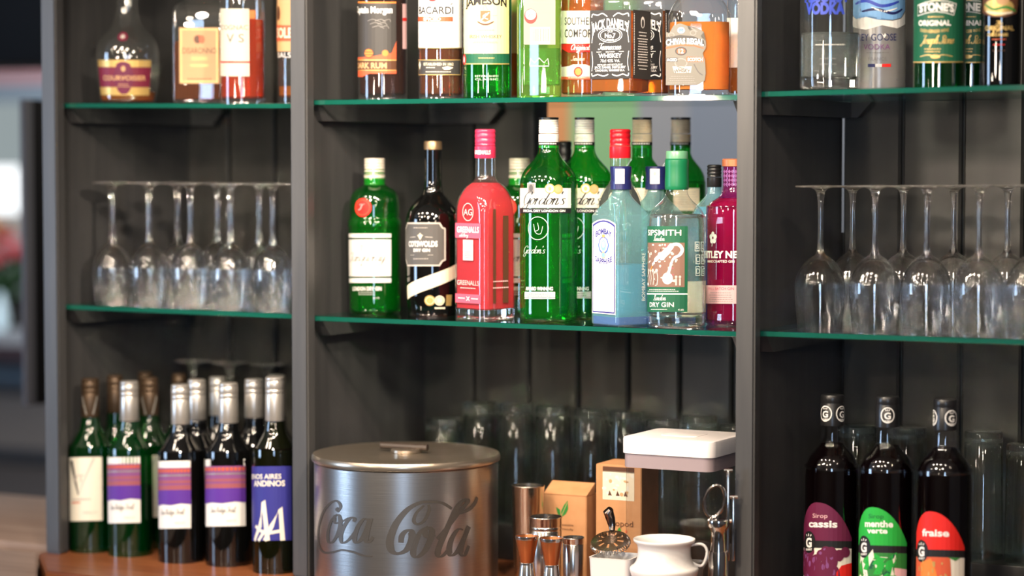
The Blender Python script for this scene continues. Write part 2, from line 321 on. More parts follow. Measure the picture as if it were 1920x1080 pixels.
class Lab:
    """A flat label design in picture pixels: u along the label (0 = its middle), v = picture row. Wrapped onto a bottle later."""
    def __init__(s): s.P = []
    def add(s, vs, fs, c, lay): s.P.append((vs, fs, c, lay)); return s
    def poly(s, pts, c, lay=0): return s.add(list(pts), [tuple(range(len(pts)))], c, lay)
    def rect(s, u0, v0, u1, v1, c, lay=0): return s.poly([(u0, v1), (u1, v1), (u1, v0), (u0, v0)], c, lay)
    def ell(s, cu, cv, ru, rv, c, lay=1, n=28): return s.poly([(cu + ru * math.cos(2 * math.pi * i / n), cv - rv * math.sin(2 * math.pi * i / n)) for i in range(n)], c, lay)
    def ringe(s, cu, cv, ru, rv, w, c, lay=2, n=32, a0=0, a1=360):
        vs, fs = [], []
        for i in range(n + 1):
            a = R(a0 + (a1 - a0) * i / n); vs += [(cu + ru * math.cos(a), cv - rv * math.sin(a)), (cu + (ru - w) * math.cos(a), cv - (rv - w) * math.sin(a))]
        for i in range(n): fs.append((2 * i, 2 * i + 2, 2 * i + 3, 2 * i + 1))
        return s.add(vs, fs, c, lay)
    def frame(s, u0, v0, u1, v1, w, c, lay=1):
        for a in ((u0, v0, u1, v0 + w), (u0, v1 - w, u1, v1), (u0, v0 + w, u0 + w, v1 - w), (u1 - w, v0 + w, u1, v1 - w)): s.rect(*a, c, lay)
        return s
    def line(s, pts, w, c, lay=2, n=5, taper=0.0, nib=0.0, smooth=True):
        """pen line; nib > 0 thickens the down strokes"""
        pp = spline([tuple(p) for p in pts], n) if smooth and len(pts) > 2 else pts
        m = len(pp); vs, fs = [], []
        for i in range(m):
            a = pp[max(i - 1, 0)]; b = pp[min(i + 1, m - 1)]; dx, dy = b[0] - a[0], b[1] - a[1]; l = math.hypot(dx, dy) or 1e-6
            ww = (w[i * (len(w) - 1) // max(m - 1, 1)] if isinstance(w, list) else w) / 2
            if nib: ww *= (1 - nib) + nib * 1.7 * abs(dy / l) ** 2
            if taper: ww *= 1 - taper * abs(2 * i / (m - 1) - 1) ** 3
            nx, ny = -dy / l * ww, dx / l * ww
            vs += [(pp[i][0] + nx, pp[i][1] + ny), (pp[i][0] - nx, pp[i][1] - ny)]
        for i in range(m - 1): fs.append((2 * i, 2 * i + 1, 2 * i + 3, 2 * i + 2))
        return s.add(vs, fs, c, lay)
    def text(s, body, cu, cv, h, c, w=None, bold=0.0, shear=0.0, arc=0.0, lay=2, rot=0.0):
        """h = capital height in px, cv = middle row, w = width to fit, arc = rise in px of the ends against the middle"""
        vs, fs, tw = text2d(body, bold, shear)
        if not vs: return s
        kx = (w / tw) if w else h
        W = tw * kx / 2; o = []; cr, sr = math.cos(R(rot)), math.sin(R(rot))
        for x, y in vs:
            X = x * kx; Y = (y - 0.5) * h
            if arc: Y -= arc * (X / W) ** 2
            o.append((cu + X * cr - Y * sr, cv - (X * sr + Y * cr)))
        return s.add(o, fs, c, lay)
    def pen(s, body, u0, v, xh, c, w=0.18, nib=0.6, slant=0.3, lay=2, kx=1.0, rise=0.0):
        """handwritten word starting at u0 on base line v"""
        x = 0.0
        for ch in body:
            st, adv = PEN.get(ch, PEN[' '])
            for pts in st:
                q = [(u0 + ((px + x) * kx + py * slant) * xh, v - py * xh - rise * (px + x) * xh) for px, py in pts]
                s.line(q, w * xh, c, lay, 5, 0.0, nib)
            x += adv
        return s
    def lines(s, cu, v0, v1, n, w, c, h=1.2, lay=2, seed=1):
        """rows of tiny unreadable print"""
        rd = random.Random(seed)
        for i in range(n):
            v = v0 + (v1 - v0) * (i / max(n - 1, 1)); ww = w * rd.uniform(.7, 1.0); x = -ww / 2
            while x < ww / 2:
                l = min(rd.uniform(2.0, 5.0), ww / 2 - x)
                if l > .6: s.rect(cu + x, v - h / 2, cu + x + l, v + h / 2, c, lay)
                x += l + 1.0
        return s
    def build(s, name, it, mode='round', th=0.0, parent=None, hd=None, hw=None, off=0.0004, step=None, label=None, uoff=0.0, side=None, inside=False):
        """wrap on item `it`. round: cylinder of the item's own profile, th = turn in degrees from the camera side; flat: on the front face at depth hd px, side = degrees turned about z"""
        parent = parent or it.root; sc = it.s; bm = bmesh.new(); cols = []
        for vs, fs, c, lay in s.P:
            if c not in cols: cols.append(c)
            ci = cols.index(c); bv = [bm.verts.new((x + uoff, lay, -y)) for x, y in vs]
            for f in fs:
                try: nf = bm.faces.new([bv[i] for i in f]); nf.material_index = ci
                except ValueError: pass
        big = [f for f in bm.faces if len(f.verts) > 4]
        if big: bmesh.ops.triangulate(bm, faces=big, ngon_method='EAR_CLIP')
        us = [v.co.x for v in bm.verts]; u0, u1 = min(us), max(us)
        if mode == 'round':
            rr = it.rad(it.h((min(-v.co.z for v in bm.verts) + max(-v.co.z for v in bm.verts)) / 2)) ; rr = max(rr, 4)
            st = step or rr * 0.16; x = math.ceil(u0 / st) * st
            while x < u1:
                bmesh.ops.bisect_plane(bm, geom=list(bm.verts) + list(bm.edges) + list(bm.faces), plane_co=(x, 0, 0), plane_no=(1, 0, 0), dist=1e-5); x += st
            vv = [v.co.z for v in bm.verts]; q0, q1 = it.rad(it.h(-max(vv))), it.rad(it.h(-min(vv)))
            if it.curvy or abs(q0 - rr) > 0.6 or abs(q1 - rr) > 0.6:
                z = math.ceil(min(vv) / 5) * 5
                while z < max(vv):
                    bmesh.ops.bisect_plane(bm, geom=list(bm.verts) + list(bm.edges) + list(bm.faces), plane_co=(0, 0, z), plane_no=(0, 0, 1), dist=1e-5); z += 5
        for v in bm.verts:
            u, lay, vr = v.co.x, v.co.y, -v.co.z
            o = off + lay * 0.00016
            if mode == 'round': a = R(th) + u / rr; vr -= rr * math.cos(a) * (vr - 300) / F      # the label's face is nearer than the axis
            else: vr -= hd * 1.1 * (vr - 300) / F
            z = it.h(vr) * sc
            if mode == 'round':
                r0 = it.rad(it.h(vr)); r = r0 * sc + (o if not inside else -0.0012)
                v.co = (r * math.sin(a), -r * math.cos(a), z)
            else:
                x, y = u * sc, -(hd * sc + o)
                if side:
                    ca, sa = math.cos(R(side)), math.sin(R(side)); x, y = x * ca - y * sa, x * sa + y * ca
                v.co = (x, y, z)
        me = bpy.data.meshes.new('label'); bm.to_mesh(me); bm.free()
        return mesh_obj(name, me, [ink(c) for c in cols], parent, label)

class Item:
    """One standing object: its Empty at (column px, depth Y) on a surface; local -Y looks at the camera (plus rot degrees). Pixel sizes become metres at its distance."""
    def __init__(s, name, px, base, Y, zf, label, cat, group=None, rot=0.0, world=None):
        X = 0.0
        for _ in range(6): Z = zf(X, Y); X = col(px, Y, Z)
        s.p = Vector((X, Y, Z)); v = s.p - CAM; s.dd = 540 - F * UP.dot(v) / FW.dot(v) - base; s.s = dep(s.p) / F; s.base = base; s.curvy = False; s.prof = [(10, 0), (10, 100)]
        s.root = empty(name, s.p, (facing(X, Y) + R(rot)) if world is None else R(world)); tag(s.root, label, cat, group)
    def h(s, y):
        """height in px of picture row y above the surface (rows are trusted near the top, the lowest stretch takes up the difference)"""
        d = s.base - y; return d + s.dd * min(1.0, max(0.0, d) / 60.0)
    def rad(s, h):
        """half width in px at height h px above the base"""
        P = s.prof
        if h <= P[0][1]: return P[0][0]
        for (r0, z0), (r1, z1) in zip(P, P[1:]):
            if z0 <= h <= z1: return r0 + (r1 - r0) * ((h - z0) / (z1 - z0) if z1 > z0 else 0)
        return P[-1][0]
    def turn(s, name, pts, mat, k=11, cap0=True, cap1=True, n=4, parent=None, label=None, ang=35):
        """lathe part from (radius px, picture row) points"""
        pp = spline([(float(a), float(s.h(b))) for a, b in pts], n)
        return mesh_obj(name, lathe([(r * s.s, z * s.s) for r, z in pp], k, cap0, cap1, ang), mat, parent or s.root, label)
    def body(s, pts, mat, name='glass_body', n=4, k=12, cap1=False):
        s.prof = sorted(spline([(float(a), float(s.h(b))) for a, b in pts], n), key=lambda q: q[1]); s.pts = pts
        return s.turn(name, pts, mat, k, True, cap1, n)
    def fill(s, top, mat, wall=2.4, floor=6, name='liquid', k=12):
        zt = s.h(top); prof = [(r - wall, z) for r, z in s.prof if floor < z < zt]
        b = s.rad(floor) - wall; t = s.rad(zt) - wall
        prof = [(b * .93, floor)] + [(b, floor + 2.5)] + [q for q in prof if q[1] > floor + 3] + [(t, zt)]
        return mesh_obj(name, lathe([(max(r, 1) * s.s, z * s.s) for r, z in prof], k), mat, s.root)
    def sq(s, name, secs, mat, k=6, n=4, cap1=False, parent=None, rotz=0, ang=35, cap0=True):
        """loft from (row, half width, half depth, corner radius)"""
        pp = spline([(float(s.h(a)), float(b), float(c), float(d)) for a, b, c, d in secs], n)
        o = mesh_obj(name, loft([tuple(q * s.s for q in p) for p in pp], k, cap0, cap1, ang), mat, parent or s.root)
        if rotz: o.rotation_euler.z = R(rotz)
        return o
    def sqfill(s, secs, top, mat, wall=2.6, floor=8, k=6, n=4, name='liquid', rotz=0):
        pp = [p for p in spline([(float(s.h(a)), float(b), float(c), float(d)) for a, b, c, d in secs], n)]
        zt = s.h(top); q = [(z, a - wall, b - wall, max(r - wall, 1)) for z, a, b, r in pp if floor < z < zt]
        def at(z):
            for p0, p1 in zip(pp, pp[1:]):
                if p0[0] <= z <= p1[0]: t = (z - p0[0]) / max(p1[0] - p0[0], 1e-6); return tuple(x + (y - x) * t for x, y in zip(p0, p1))
            return pp[-1]
        a, b = at(floor), at(zt); q = [(floor, a[1] - wall, a[2] - wall, max(a[3] - wall, 1))] + q + [(zt, b[1] - wall, b[2] - wall, max(b[3] - wall, 1))]
        o = mesh_obj(name, loft([tuple(v * s.s for v in p) for p in q], k), mat, s.root)
        if rotz: o.rotation_euler.z = R(rotz)
        return o
    def at(s, dx, py, dy=0.0): return Vector((dx * s.s, dy * s.s, s.h(py) * s.s))
# ------------------------------------------------------------------ the place
WOODP = noisy('painted_wood_dark_grey', (0.050, 0.050, 0.052), (0.068, 0.067, 0.067), 18, 0.42, stretch=(3, 3, 0.25), bump=0.12)
BACKP = noisy('painted_boards_charcoal', (0.032, 0.032, 0.029), (0.047, 0.045, 0.041), 10, 0.40, stretch=(3, 3, 0.3), bump=0.1)
COUNTER = noisy('varnished_wood', (0.20, 0.060, 0.022), (0.34, 0.12, 0.045), 9, 0.28, stretch=(0.8, 9, 6), bump=0.05)
TABLEW = noisy('pale_table_wood', (0.30, 0.20, 0.15), (0.42, 0.30, 0.24), 6, 0.4, stretch=(0.6, 7, 6))
BLACKP = paint('black_paint', (0.006, 0.006, 0.007), 0.6, 0.0, 0.15)
FLOORM = noisy('floor_boards', (0.06, 0.045, 0.035), (0.11, 0.08, 0.06), 5, 0.5, stretch=(1, 8, 1))
CEILM = paint('ceiling_paint', (0.35, 0.33, 0.31), 0.8); WALLM = paint('wall_paint_grey', (0.16, 0.165, 0.18), 0.7); WALLC = paint('wall_paint_cream', (0.22, 0.20, 0.185), 0.7)
YB = 0.40                                                        # front of the back boards
ZC = row(96, 1038, 0.0).z                                        # counter top
ZTOP = ZC + 1.30
X0a, X0b = col(80, 0, 1.4), col(108, 0, 1.4)
X1a, X1b = col(545, 0, 1.4), col(576, 0, 1.4)
X2a, X2b = col(1379, 0, 1.4), col(1415, 0, 1.4)
X3a = X2b + 0.72; X3b = X3a + 0.033
struct = lambda name, me, m, parent=None: tag(mesh_obj(name, me, m, parent), kind='structure')
def slab(x0, x1, y0, y1, z0, z1, bev=0.0): return box(((x0 + x1) / 2, (y0 + y1) / 2, (z0 + z1) / 2), (abs(x1 - x0) / 2, abs(y1 - y0) / 2, abs(z1 - z0) / 2), bev)
struct('floor', slab(-6.5, 4.2, -6, 4.4, -0.05, 0.0), FLOORM)
struct('ceiling', slab(-6.5, 4.2, -6, 4.4, 2.75, 2.8), CEILM)
struct('wall_back', slab(-6.5, 4.2, 4.2, 4.3, 0, 2.75), WALLM)
struct('wall_right', slab(4.1, 4.2, -6, 4.4, 0, 2.75), WALLC)
struct('wall_front', slab(-6.5, 4.2, -6, -5.9, 0, 2.75), WALLC)
struct('wall_left', slab(-6.5, -6.4, -6, 4.4, 0, 2.75), WALLM)

# shelving unit: uprights, boarded back with a hatch, battens, low step at the back of the counter
su = empty('shelving_unit', ((X1a + X2b) / 2, 0.18, ZC)); tag(su, 'tall dark grey painted wooden back bar shelving with three open bays', 'shelving unit')
def sub(name, me, m=WOODP, lab=None):
    o = mesh_obj(name, me, m, su, lab); o.location = -su.location; return o
P0, P1, P2, P3 = X0a + 0.009, X1a + 0.011, X2a + 0.011, X3a + 0.011      # inner faces of the thin side panels behind the front stiles
for a, b, p in ((X0a, X0b, P0), (X1a, X1b, P1), (X2a, X2b, P2), (X3a, X3b, P3)):
    bm = bmesh.new(); box_into(bm, ((a + b) / 2, 0.012, (ZC + ZTOP) / 2), ((b - a) / 2, 0.012, (ZTOP - ZC) / 2)); bmesh.ops.bevel(bm, geom=list(bm.edges), offset=0.003, segments=2, affect='EDGES')
    box_into(bm, ((a + 0.001 + p) / 2, (0.02 + YB) / 2, (ZC + ZTOP) / 2), ((p - a - 0.001) / 2, (YB - 0.02) / 2, (ZTOP - ZC) / 2))
    sub('upright', finish(bm, True, 40))
HX0, HX1 = col(992, YB, 1.5), X2b - 0.004                        # hatch through the boards of the middle bay
HZ = row(1150, 430, YB).z
def boards(bm, x0, x1, z0, z1, w=0.098):
    n = max(1, round((x1 - x0) / w)); w = (x1 - x0) / n; g = 0.0022
    for i in range(n):
        a, b = x0 + i * w, x0 + (i + 1) * w; c = 0.0035
        pr = [(a + g, YB + c), (a + g + c, YB), (b - g - c, YB), (b - g, YB + c), (b - g, YB + 0.014), (a + g, YB + 0.014)]
        lo = [bm.verts.new((x, y, z0)) for x, y in pr]; hi = [bm.verts.new((x, y, z1)) for x, y in pr]
        for k in range(6): bm.faces.new((lo[k], lo[(k + 1) % 6], hi[(k + 1) % 6], hi[k]))
        bm.faces.new(list(reversed(lo))); bm.faces.new(hi)
    box_into(bm, ((x0 + x1) / 2, YB + 0.016, (z0 + z1) / 2), ((x1 - x0) / 2, 0.003, (z1 - z0) / 2))
bm = bmesh.new(); boards(bm, X0a, X1a, ZC, ZTOP); sub('back_boards', finish(bm, False), BACKP)
bm = bmesh.new(); boards(bm, X1a, HX0, ZC, ZTOP); boards(bm, HX0, X2a + 0.011, ZC, HZ); sub('back_boards', finish(bm, False), BACKP)
bm = bmesh.new(); boards(bm, X2a + 0.011, X3b, ZC, ZTOP); sub('back_boards', finish(bm, False), BACKP)
sub('hatch_frame', slab(HX0 - 0.012, HX0 + 0.010, YB - 0.002, YB + 0.05, HZ, ZTOP, 0.002), WOODP)
sub('top_board', slab(X0a, X3b, 0, YB + 0.03, ZTOP, ZTOP + 0.03, 0.003))
RISE = 0.058
STEPY = 0.298
for a, b in ((P0, X1a), (P1, X2a), (P2, X3a)):
    sub('step', slab(a, b, STEPY, YB, ZC, ZC + RISE, 0.002), paint('step_black', (0.02, 0.019, 0.018), 0.4))

# glass shelves: heights of the two ends are read from the front edge
YF = 0.028
GEDGE = None
def glass_mats():
    top = shell('shelf_glass', (0.93, 0.97, 0.95), 0.0, None, 0.01)
    edge = shell('shelf_glass_edge', (0.02, 0.22, 0.15), 0.65, (0.016, 0.24, 0.17), 0.05)
    return [top, edge]
SHELF = {}
def glass_shelf(key, xa, xb, pa, pb, th, label):
    """pa, pb: two picture points on the top of the front edge"""
    A, B = row(pa[0], pa[1], YF), row(pb[0], pb[1], YF); k = (B.z - A.z) / (B.x - A.x)
    xa, xb = xa + 0.003, xb - 0.003; zf = lambda X, Y=0: A.z + k * (X - A.x); SHELF[key] = zf
    bm = bmesh.new(); c = (xa + xb) / 2
    v = [bm.verts.new((x - c, y - (YF + YB) / 2, zf(x) - dz - zf(c))) for x in (xa, xb) for y in (YF, YB - 0.004) for dz in (th, 0)]
    for f, m in (((0, 1, 3, 2), 1), ((4, 6, 7, 5), 1), ((0, 4, 5, 1), 1), ((2, 3, 7, 6), 1), ((0, 2, 6, 4), 0), ((1, 5, 7, 3), 0)):
        bm.faces.new([v[i] for i in f]).material_index = m
    bmesh.ops.bevel(bm, geom=[e for e in bm.edges], offset=0.0008, segments=1, affect='EDGES')
    o = mesh_obj('glass_shelf', finish(bm, False), glass_mats()); o.location = (c, (YF + YB) / 2, zf(c)); tag(o, label, 'shelf', 'glass shelves of the back bar')
    # battens that carry it, screwed to the uprights and the back boards
    zl, zr = zf(xa) - th - 0.0003, zf(xb) - th - 0.0003; h = 0.024
    for (x0, x1, zz) in ((xa - 0.003, xa + 0.019, zl), (xb - 0.019, xb + 0.003, zr)):
        bm = bmesh.new(); y0, y1 = YF + 0.012, YB - 0.0225
        vs = [bm.verts.new((x, y, z)) for x in (x0, x1) for y, z in ((y0, zz), (y0 + 0.022, zz - h), (y1, zz - h), (y1, zz))]
        for f in ((0, 1, 2, 3), (7, 6, 5, 4), (0, 4, 5, 1), (1, 5, 6, 2), (2, 6, 7, 3), (3, 7, 4, 0)): bm.faces.new([vs[i] for i in f])
        sub('batten', finish(bm, False))
    return zf, zl, zr
glass_shelf('LT', P0, X1a, (125, 193), (543, 193.5), 0.0085, 'upper glass shelf of the left bay under the orange liqueurs')
glass_shelf('LM', P0, X1a, (128, 571), (543, 588), 0.0085, 'glass shelf of the left bay carrying upturned wine glasses')
glass_shelf('MT', P1, X2a, (592, 187), (1378, 177), 0.0085, 'upper glass shelf of the middle bay under whiskeys and rums')
glass_shelf('MM', P1, X2a, (590, 592), (1378, 621), 0.0085, 'glass shelf of the middle bay carrying the gin bottles')
glass_shelf('RT', P2, X3a, (1425, 171), (1920, 158), 0.0085, 'upper glass shelf of the right bay under vodka bottles')
glass_shelf('RM', P2, X3a, (1425, 620), (1920, 636), 0.0085, 'glass shelf of the right bay carrying upturned wine glasses')
# short battens along the back, bevelled at the free end, only where the boards go on
for key, x0, x1 in (('MT', P1, col(948, YB, 1.5)), ('LT', P0, col(430, YB, 1.5)), ('RT', P2, col(1640, YB, 1.5))):
    z0, z1 = SHELF[key](x0) - 0.0088, SHELF[key](x1) - 0.0088; h = 0.024; bm = bmesh.new()
    vs = [bm.verts.new(p) for y in (YB - 0.020, YB) for p in ((x0, y, z0), (x0, y, z0 - h), (x1 - 0.022, y, z1 - h), (x1, y, z1))]
    for f in ((0, 1, 2, 3), (7, 6, 5, 4), (0, 4, 5, 1), (1, 5, 6, 2), (2, 6, 7, 3), (3, 7, 4, 0)): bm.faces.new([vs[i] for i in f])
    sub('batten', finish(bm, False))

# counter under the shelves
ct = empty('bar_counter', (0, 0, ZC)); tag(ct, 'long varnished orange brown wooden counter under the shelving', 'counter')
def prism(pts, z0, z1, bev=0.003):
    bm = bmesh.new(); lo = [bm.verts.new((x, y, z0)) for x, y in pts]; hi = [bm.verts.new((x, y, z1)) for x, y in pts]; n = len(pts)
    for i in range(n): bm.faces.new((lo[i], lo[(i + 1) % n], hi[(i + 1) % n], hi[i]))
    bm.faces.new(list(reversed(lo))); bm.faces.new(hi); bmesh.ops.bevel(bm, geom=list(bm.edges), offset=bev, segments=2, affect='EDGES'); return finish(bm, True, 40)
xq = col(86, -0.14, ZC)                                          # the counter's front corner is cut off at a slant
mesh_obj('counter_top', prism([(X0a - 0.012, -0.004), (xq, -0.14), (X3b + 0.02, -0.14), (X3b + 0.02, YB + 0.02), (X0a - 0.012, YB + 0.02)], -0.035, 0.0), COUNTER, ct)
mesh_obj('cabinet_front', prism([(X0a, 0.0), (xq + 0.012, -0.12), (X3b + 0.01, -0.12), (X3b + 0.01, YB + 0.01), (X0a, YB + 0.01)], -ZC, -0.035), BLACKP, ct, 'black')
bt = empty('bar_table', (X0a - 0.5, -0.1, 0)); tag(bt, 'wooden bar table pale with daylight glare at the bottom left corner', 'table')
q0, q1 = col(70, 0.0, ZC) - bt.location.x, col(70, -0.42, ZC) - bt.location.x
mesh_obj('table_top', prism([(-0.7, 0.1), (-0.7, -0.32), (q1, -0.32), (q0, 0.1)], ZC - 0.04, ZC - 0.001), TABLEW, bt)  # daylight glare is put into the pale wood colour
for sx in (-0.6, 0.2):
    for sy in (-0.26, 0.04): mesh_obj('leg', slab(sx - .03, sx + .03, sy - .03, sy + .03, 0, ZC - 0.04, 0.002), BLACKP, bt)

# what shows left of the shelving, far out of focus
def wall_patch(name, pa, pb, Y, th, m):
    A, B = row(pa[0], pa[1], Y), row(pb[0], pb[1], Y)
    return slab(A.x, B.x, Y, Y + th, B.z, A.z)
YW = 4.12
glow = lambda name, rgb, st: _glow(name, rgb, st)
def _glow(name, rgb, st):
    if name in MATS: return MATS[name]
    m, nt, out = newmat(name); e = nt.nodes.new('ShaderNodeEmission'); e.inputs[0].default_value = (*rgb, 1); e.inputs[1].default_value = st; nt.links.new(e.outputs[0], out.inputs[0]); MATS[name] = m; return m
struct('trim_1', wall_patch('t', (-260, 112), (160, 128), YW - 0.05, 0.1, None), paint('trim_pale_blue', (0.40, 0.50, 0.58), 0.6))
struct('trim_2', wall_patch('t', (-260, 128), (160, 162), YW - 0.03, 0.1, None), paint('trim_pink', (0.50, 0.27, 0.28), 0.6))
struct('trim_3', wall_patch('t', (-260, 162), (160, 190), YW - 0.04, 0.1, None), paint('trim_grey_blue', (0.22, 0.27, 0.32), 0.6))
struct('trim_4', wall_patch('t', (-260, 590), (160, 680), YW - 0.03, 0.1, None), paint('trim_dusky_pink', (0.32, 0.18, 0.19), 0.6))
struct('trim_5', wall_patch('t', (-260, 680), (160, 725), YW - 0.04, 0.1, None), paint('trim_blue', (0.20, 0.30, 0.40), 0.6))
struct('trim_12', wall_patch('t', (-260, 850), (160, 1100), YW - 0.03, 0.1, None), paint('trim_dark', (0.12, 0.105, 0.10), 0.6))
struct('trim_6', wall_patch('t', (-260, 725), (160, 850), YW - 0.02, 0.1, None), paint('trim_taupe', (0.40, 0.36, 0.33), 0.6))
wn = struct('window_1', wall_patch('t', (-220, 190), (70, 590), YW, 0.06, None), _glow('window_daylight_pane', (0.72, 0.84, 0.86), 0.55))
A, B = row(-220, 190, YW - 0.03), row(70, 590, YW - 0.03)
for px in (-60,):
    q = row(px, 300, YW - 0.02); tag(mesh_obj('window_frame', slab(q.x - 0.03, q.x + 0.03, YW - 0.04, YW - 0.005, B.z, A.z), paint('window_frame_white', (0.5, 0.52, 0.55), 0.5), wn), kind='structure')
q = row(20, 350, YW - 0.02)
pn = mesh_obj('window_pane', slab(q.x - 0.30, q.x + 0.03, YW - 0.03, YW - 0.004, row(20, 400, YW).z, row(20, 312, YW).z), _glow('window_sky', (0.95, 0.98, 1.0), 2.2), wn); tag(pn, kind='structure')
# flowering plant on the sill
rd = random.Random(4)
def leaf_cloud(n, c, sp, size, seed):
    rr = random.Random(seed); bm = bmesh.new()
    for i in range(n):
        p = Vector((c[0] + rr.uniform(-1, 1) * sp[0], c[1] + rr.uniform(-1, 1) * sp[1], c[2] + rr.uniform(-1, 1) * sp[2]))
        m = Matrix.Rotation(rr.uniform(0, 6.3), 3, 'Z') @ Matrix.Rotation(rr.uniform(-1, 1), 3, 'X')
        pts = [(-.5, 0, 0), (-.2, .28, .06), (.25, .25, .05), (.6, 0, -.05), (.25, -.25, .05), (-.2, -.28, .06)]
        bm.faces.new([bm.verts.new(p + m @ Vector(q) * size) for q in pts])
    return finish(bm, False)
q = row(12, 500, YW - 0.25); fp = empty('potted_plant', (q.x, q.y, row(12, 612, YW - 0.25).z)); tag(fp, 'potted plant with orange and red flowers on the window ledge at far left', 'plant')
zz = lambda py: row(12, py, YW - 0.25).z - fp.location.z
mesh_obj('foliage', leaf_cloud(110, (0, 0, zz(525)), (0.22, 0.12, 0.07), 0.085, 2), paint('foliage_green', (0.02, 0.07, 0.02), 0.6), fp)
mesh_obj('flower_cluster', leaf_cloud(60, (-0.06, -0.02, zz(432)), (0.18, 0.1, 0.05), 0.06, 3), paint('flower_orange', (0.55, 0.20, 0.04), 0.6), fp)
mesh_obj('flower_cluster', leaf_cloud(60, (0.05, -0.04, zz(462)), (0.12, 0.1, 0.05), 0.06, 5), paint('flower_red', (0.65, 0.06, 0.08), 0.6), fp)
mesh_obj('pot', lathe([(0.07, 0), (0.09, 0.0), (0.11, 0.11), (0.10, 0.11), (0.085, 0.09)], 8), paint('pot_dark', (0.03, 0.03, 0.03), 0.6), fp)
lg = row(12, 612, YW - 0.25)
struct('trim_7', slab(lg.x - 1.6, lg.x + 0.5, YW - 0.45, YW - 0.051, lg.z - 0.05, lg.z), paint('ledge_grey', (0.25, 0.26, 0.28), 0.5))
q = row(34, 540, YW - 0.30)
s_ = dep(q) / F
lv = mesh_obj('glass_vase', lathe([(0.02, 0), (12 * s_, 0.0), (14 * s_, 22 * s_), (9 * s_, 52 * s_), (4 * s_, 70 * s_)], 8), paint('vase_pale', (0.70, 0.88, 0.95), 0.15)); lv.location = (q.x, YW - 0.40, lg.z); tag(lv, 'pale blue white vase on the window ledge beside the dark shutter', 'vase')
# hanging dark cabinet top left, dark shutter beside the upright
A, B = row(-300, -80, 1.6), row(120, 117, 1.6)
o = mesh_obj('wall_cabinet', slab(A.x, B.x, 1.6, 1.95, B.z, A.z + 0.2, 0.004), BLACKP); tag(o, 'black cabinet hanging in the room at upper left', 'cabinet')
Y = 0.75; A, B = row(36, 186, Y), row(50, 762, Y)
sh = empty('shutter_panel', (A.x, Y, B.z)); tag(sh, 'narrow black hanging panel with grey front edge left of the shelving', 'panel')
p = slab(0, B.x - A.x, 0, 0.03, 0, A.z - B.z, 0.002); mesh_obj('edge_strip', p, paint('edge_grey_paint', (0.12, 0.12, 0.14), 0.5), sh)
mesh_obj('hanger', slab(0.004, 0.03, 0.55, 0.60, A.z - B.z, 2.75 - B.z, 0.002), BLACKP, sh)
mesh_obj('panel', slab(0.001, B.x - A.x - 0.001, 0.03, 0.62, 0, A.z - B.z, 0.002), BLACKP, sh)
# tables in the far left
tb = empty('wooden_table', (X0a - 0.5, 0.08, 0)); tag(tb, 'pale wooden table just behind the bar table at lower left', 'table')
mesh_obj('table_top', slab(-0.9, 0.44, 0, 0.46, ZC - 0.045, ZC - 0.002, 0.004), TABLEW, tb)
for sx in (-0.8, 0.36):
    for sy in (.07, 0.39): mesh_obj('leg', slab(sx - .03, sx + .03, sy - .03, sy + .03, 0, ZC - 0.045, 0.002), BLACKP, tb)
# panels of the room behind the hatch
def hatch_panel(name, xa, xb, m):
    A, B = row(xa, 60, 2.9), row(xb, 60, 2.9); struct(name, slab(A.x, B.x, 2.9, 2.94, 0, 2.72), m)
hatch_panel('trim_8', 560, 1068, paint('panel_orange', (0.42, 0.17, 0.05), 0.6))
hatch_panel('trim_9', 1068, 1196, paint('panel_green', (0.16, 0.30, 0.13), 0.6))
hatch_panel('trim_10', 1196, 1290, paint('panel_grey', (0.19, 0.19, 0.20), 0.6))
hatch_panel('trim_11', 1290, 1700, paint('panel_blue_grey', (0.13, 0.15, 0.19), 0.6))
# ------------------------------------------------------------------ bottle helpers
CLEAR = shell('clear_bottle_glass', (0.97, 0.98, 0.97), 0.025, (0.85, 0.88, 0.86))  # pale haze in the colour stands in for bright glass edges
GREENG = shell('green_bottle_glass', (0.10, 0.62, 0.16), 0.10, (0.010, 0.38, 0.04))
WINEG = shell('dark_green_bottle_glass', (0.05, 0.40, 0.09), 0.14, (0.002, 0.20, 0.03))
BLACKG = shell('black_bottle_glass', (0.004, 0.004, 0.004), 0.85, (0.006, 0.006, 0.006))
PALEG = shell('pale_green_bottle_glass', (0.62, 0.95, 0.50), 0.22, (0.30, 0.65, 0.12))
BLUEG = shell('pale_blue_bottle_glass', (0.68, 0.92, 0.98), 0.24, (0.55, 0.93, 0.95))
FROST = shell('frosted_bottle_glass', (0.75, 0.74, 0.73), 0.75, (0.50, 0.48, 0.47), 0.25)
WATER = liquid('clear_spirit', (0.98, 1.0, 0.99), 0.10, (0.75, 0.85, 0.85))
GSPIRIT = liquid('spirit_in_green_glass', (0.85, 1.0, 0.85), 0.22, (0.14, 0.60, 0.14))
DARKWINE = liquid('red_wine', (0.02, 0.004, 0.008), 0.5, (0.010, 0.003, 0.004))
AMBER = liquid('amber_spirit', (0.92, 0.36, 0.06), 0.30, (0.85, 0.26, 0.03))
GOLDS = liquid('golden_whisky', (0.98, 0.50, 0.12), 0.42, (0.98, 0.36, 0.05))
RUM = liquid('dark_rum', (0.25, 0.05, 0.02), 0.3, (0.10, 0.02, 0.012))
SPICED = liquid('spiced_rum', (0.60, 0.20, 0.05), 0.30, (0.34, 0.09, 0.02))
PINKL = liquid('pink_gin', (0.99, 0.20, 0.24), 0.60, (0.98, 0.07, 0.10))
MAGL = liquid('magenta_gin', (0.85, 0.03, 0.30), 0.5, (0.62, 0.01, 0.16))
BLUEL = liquid('blue_tinted_gin', (0.55, 0.90, 1.0), 0.40, (0.16, 0.68, 0.95))
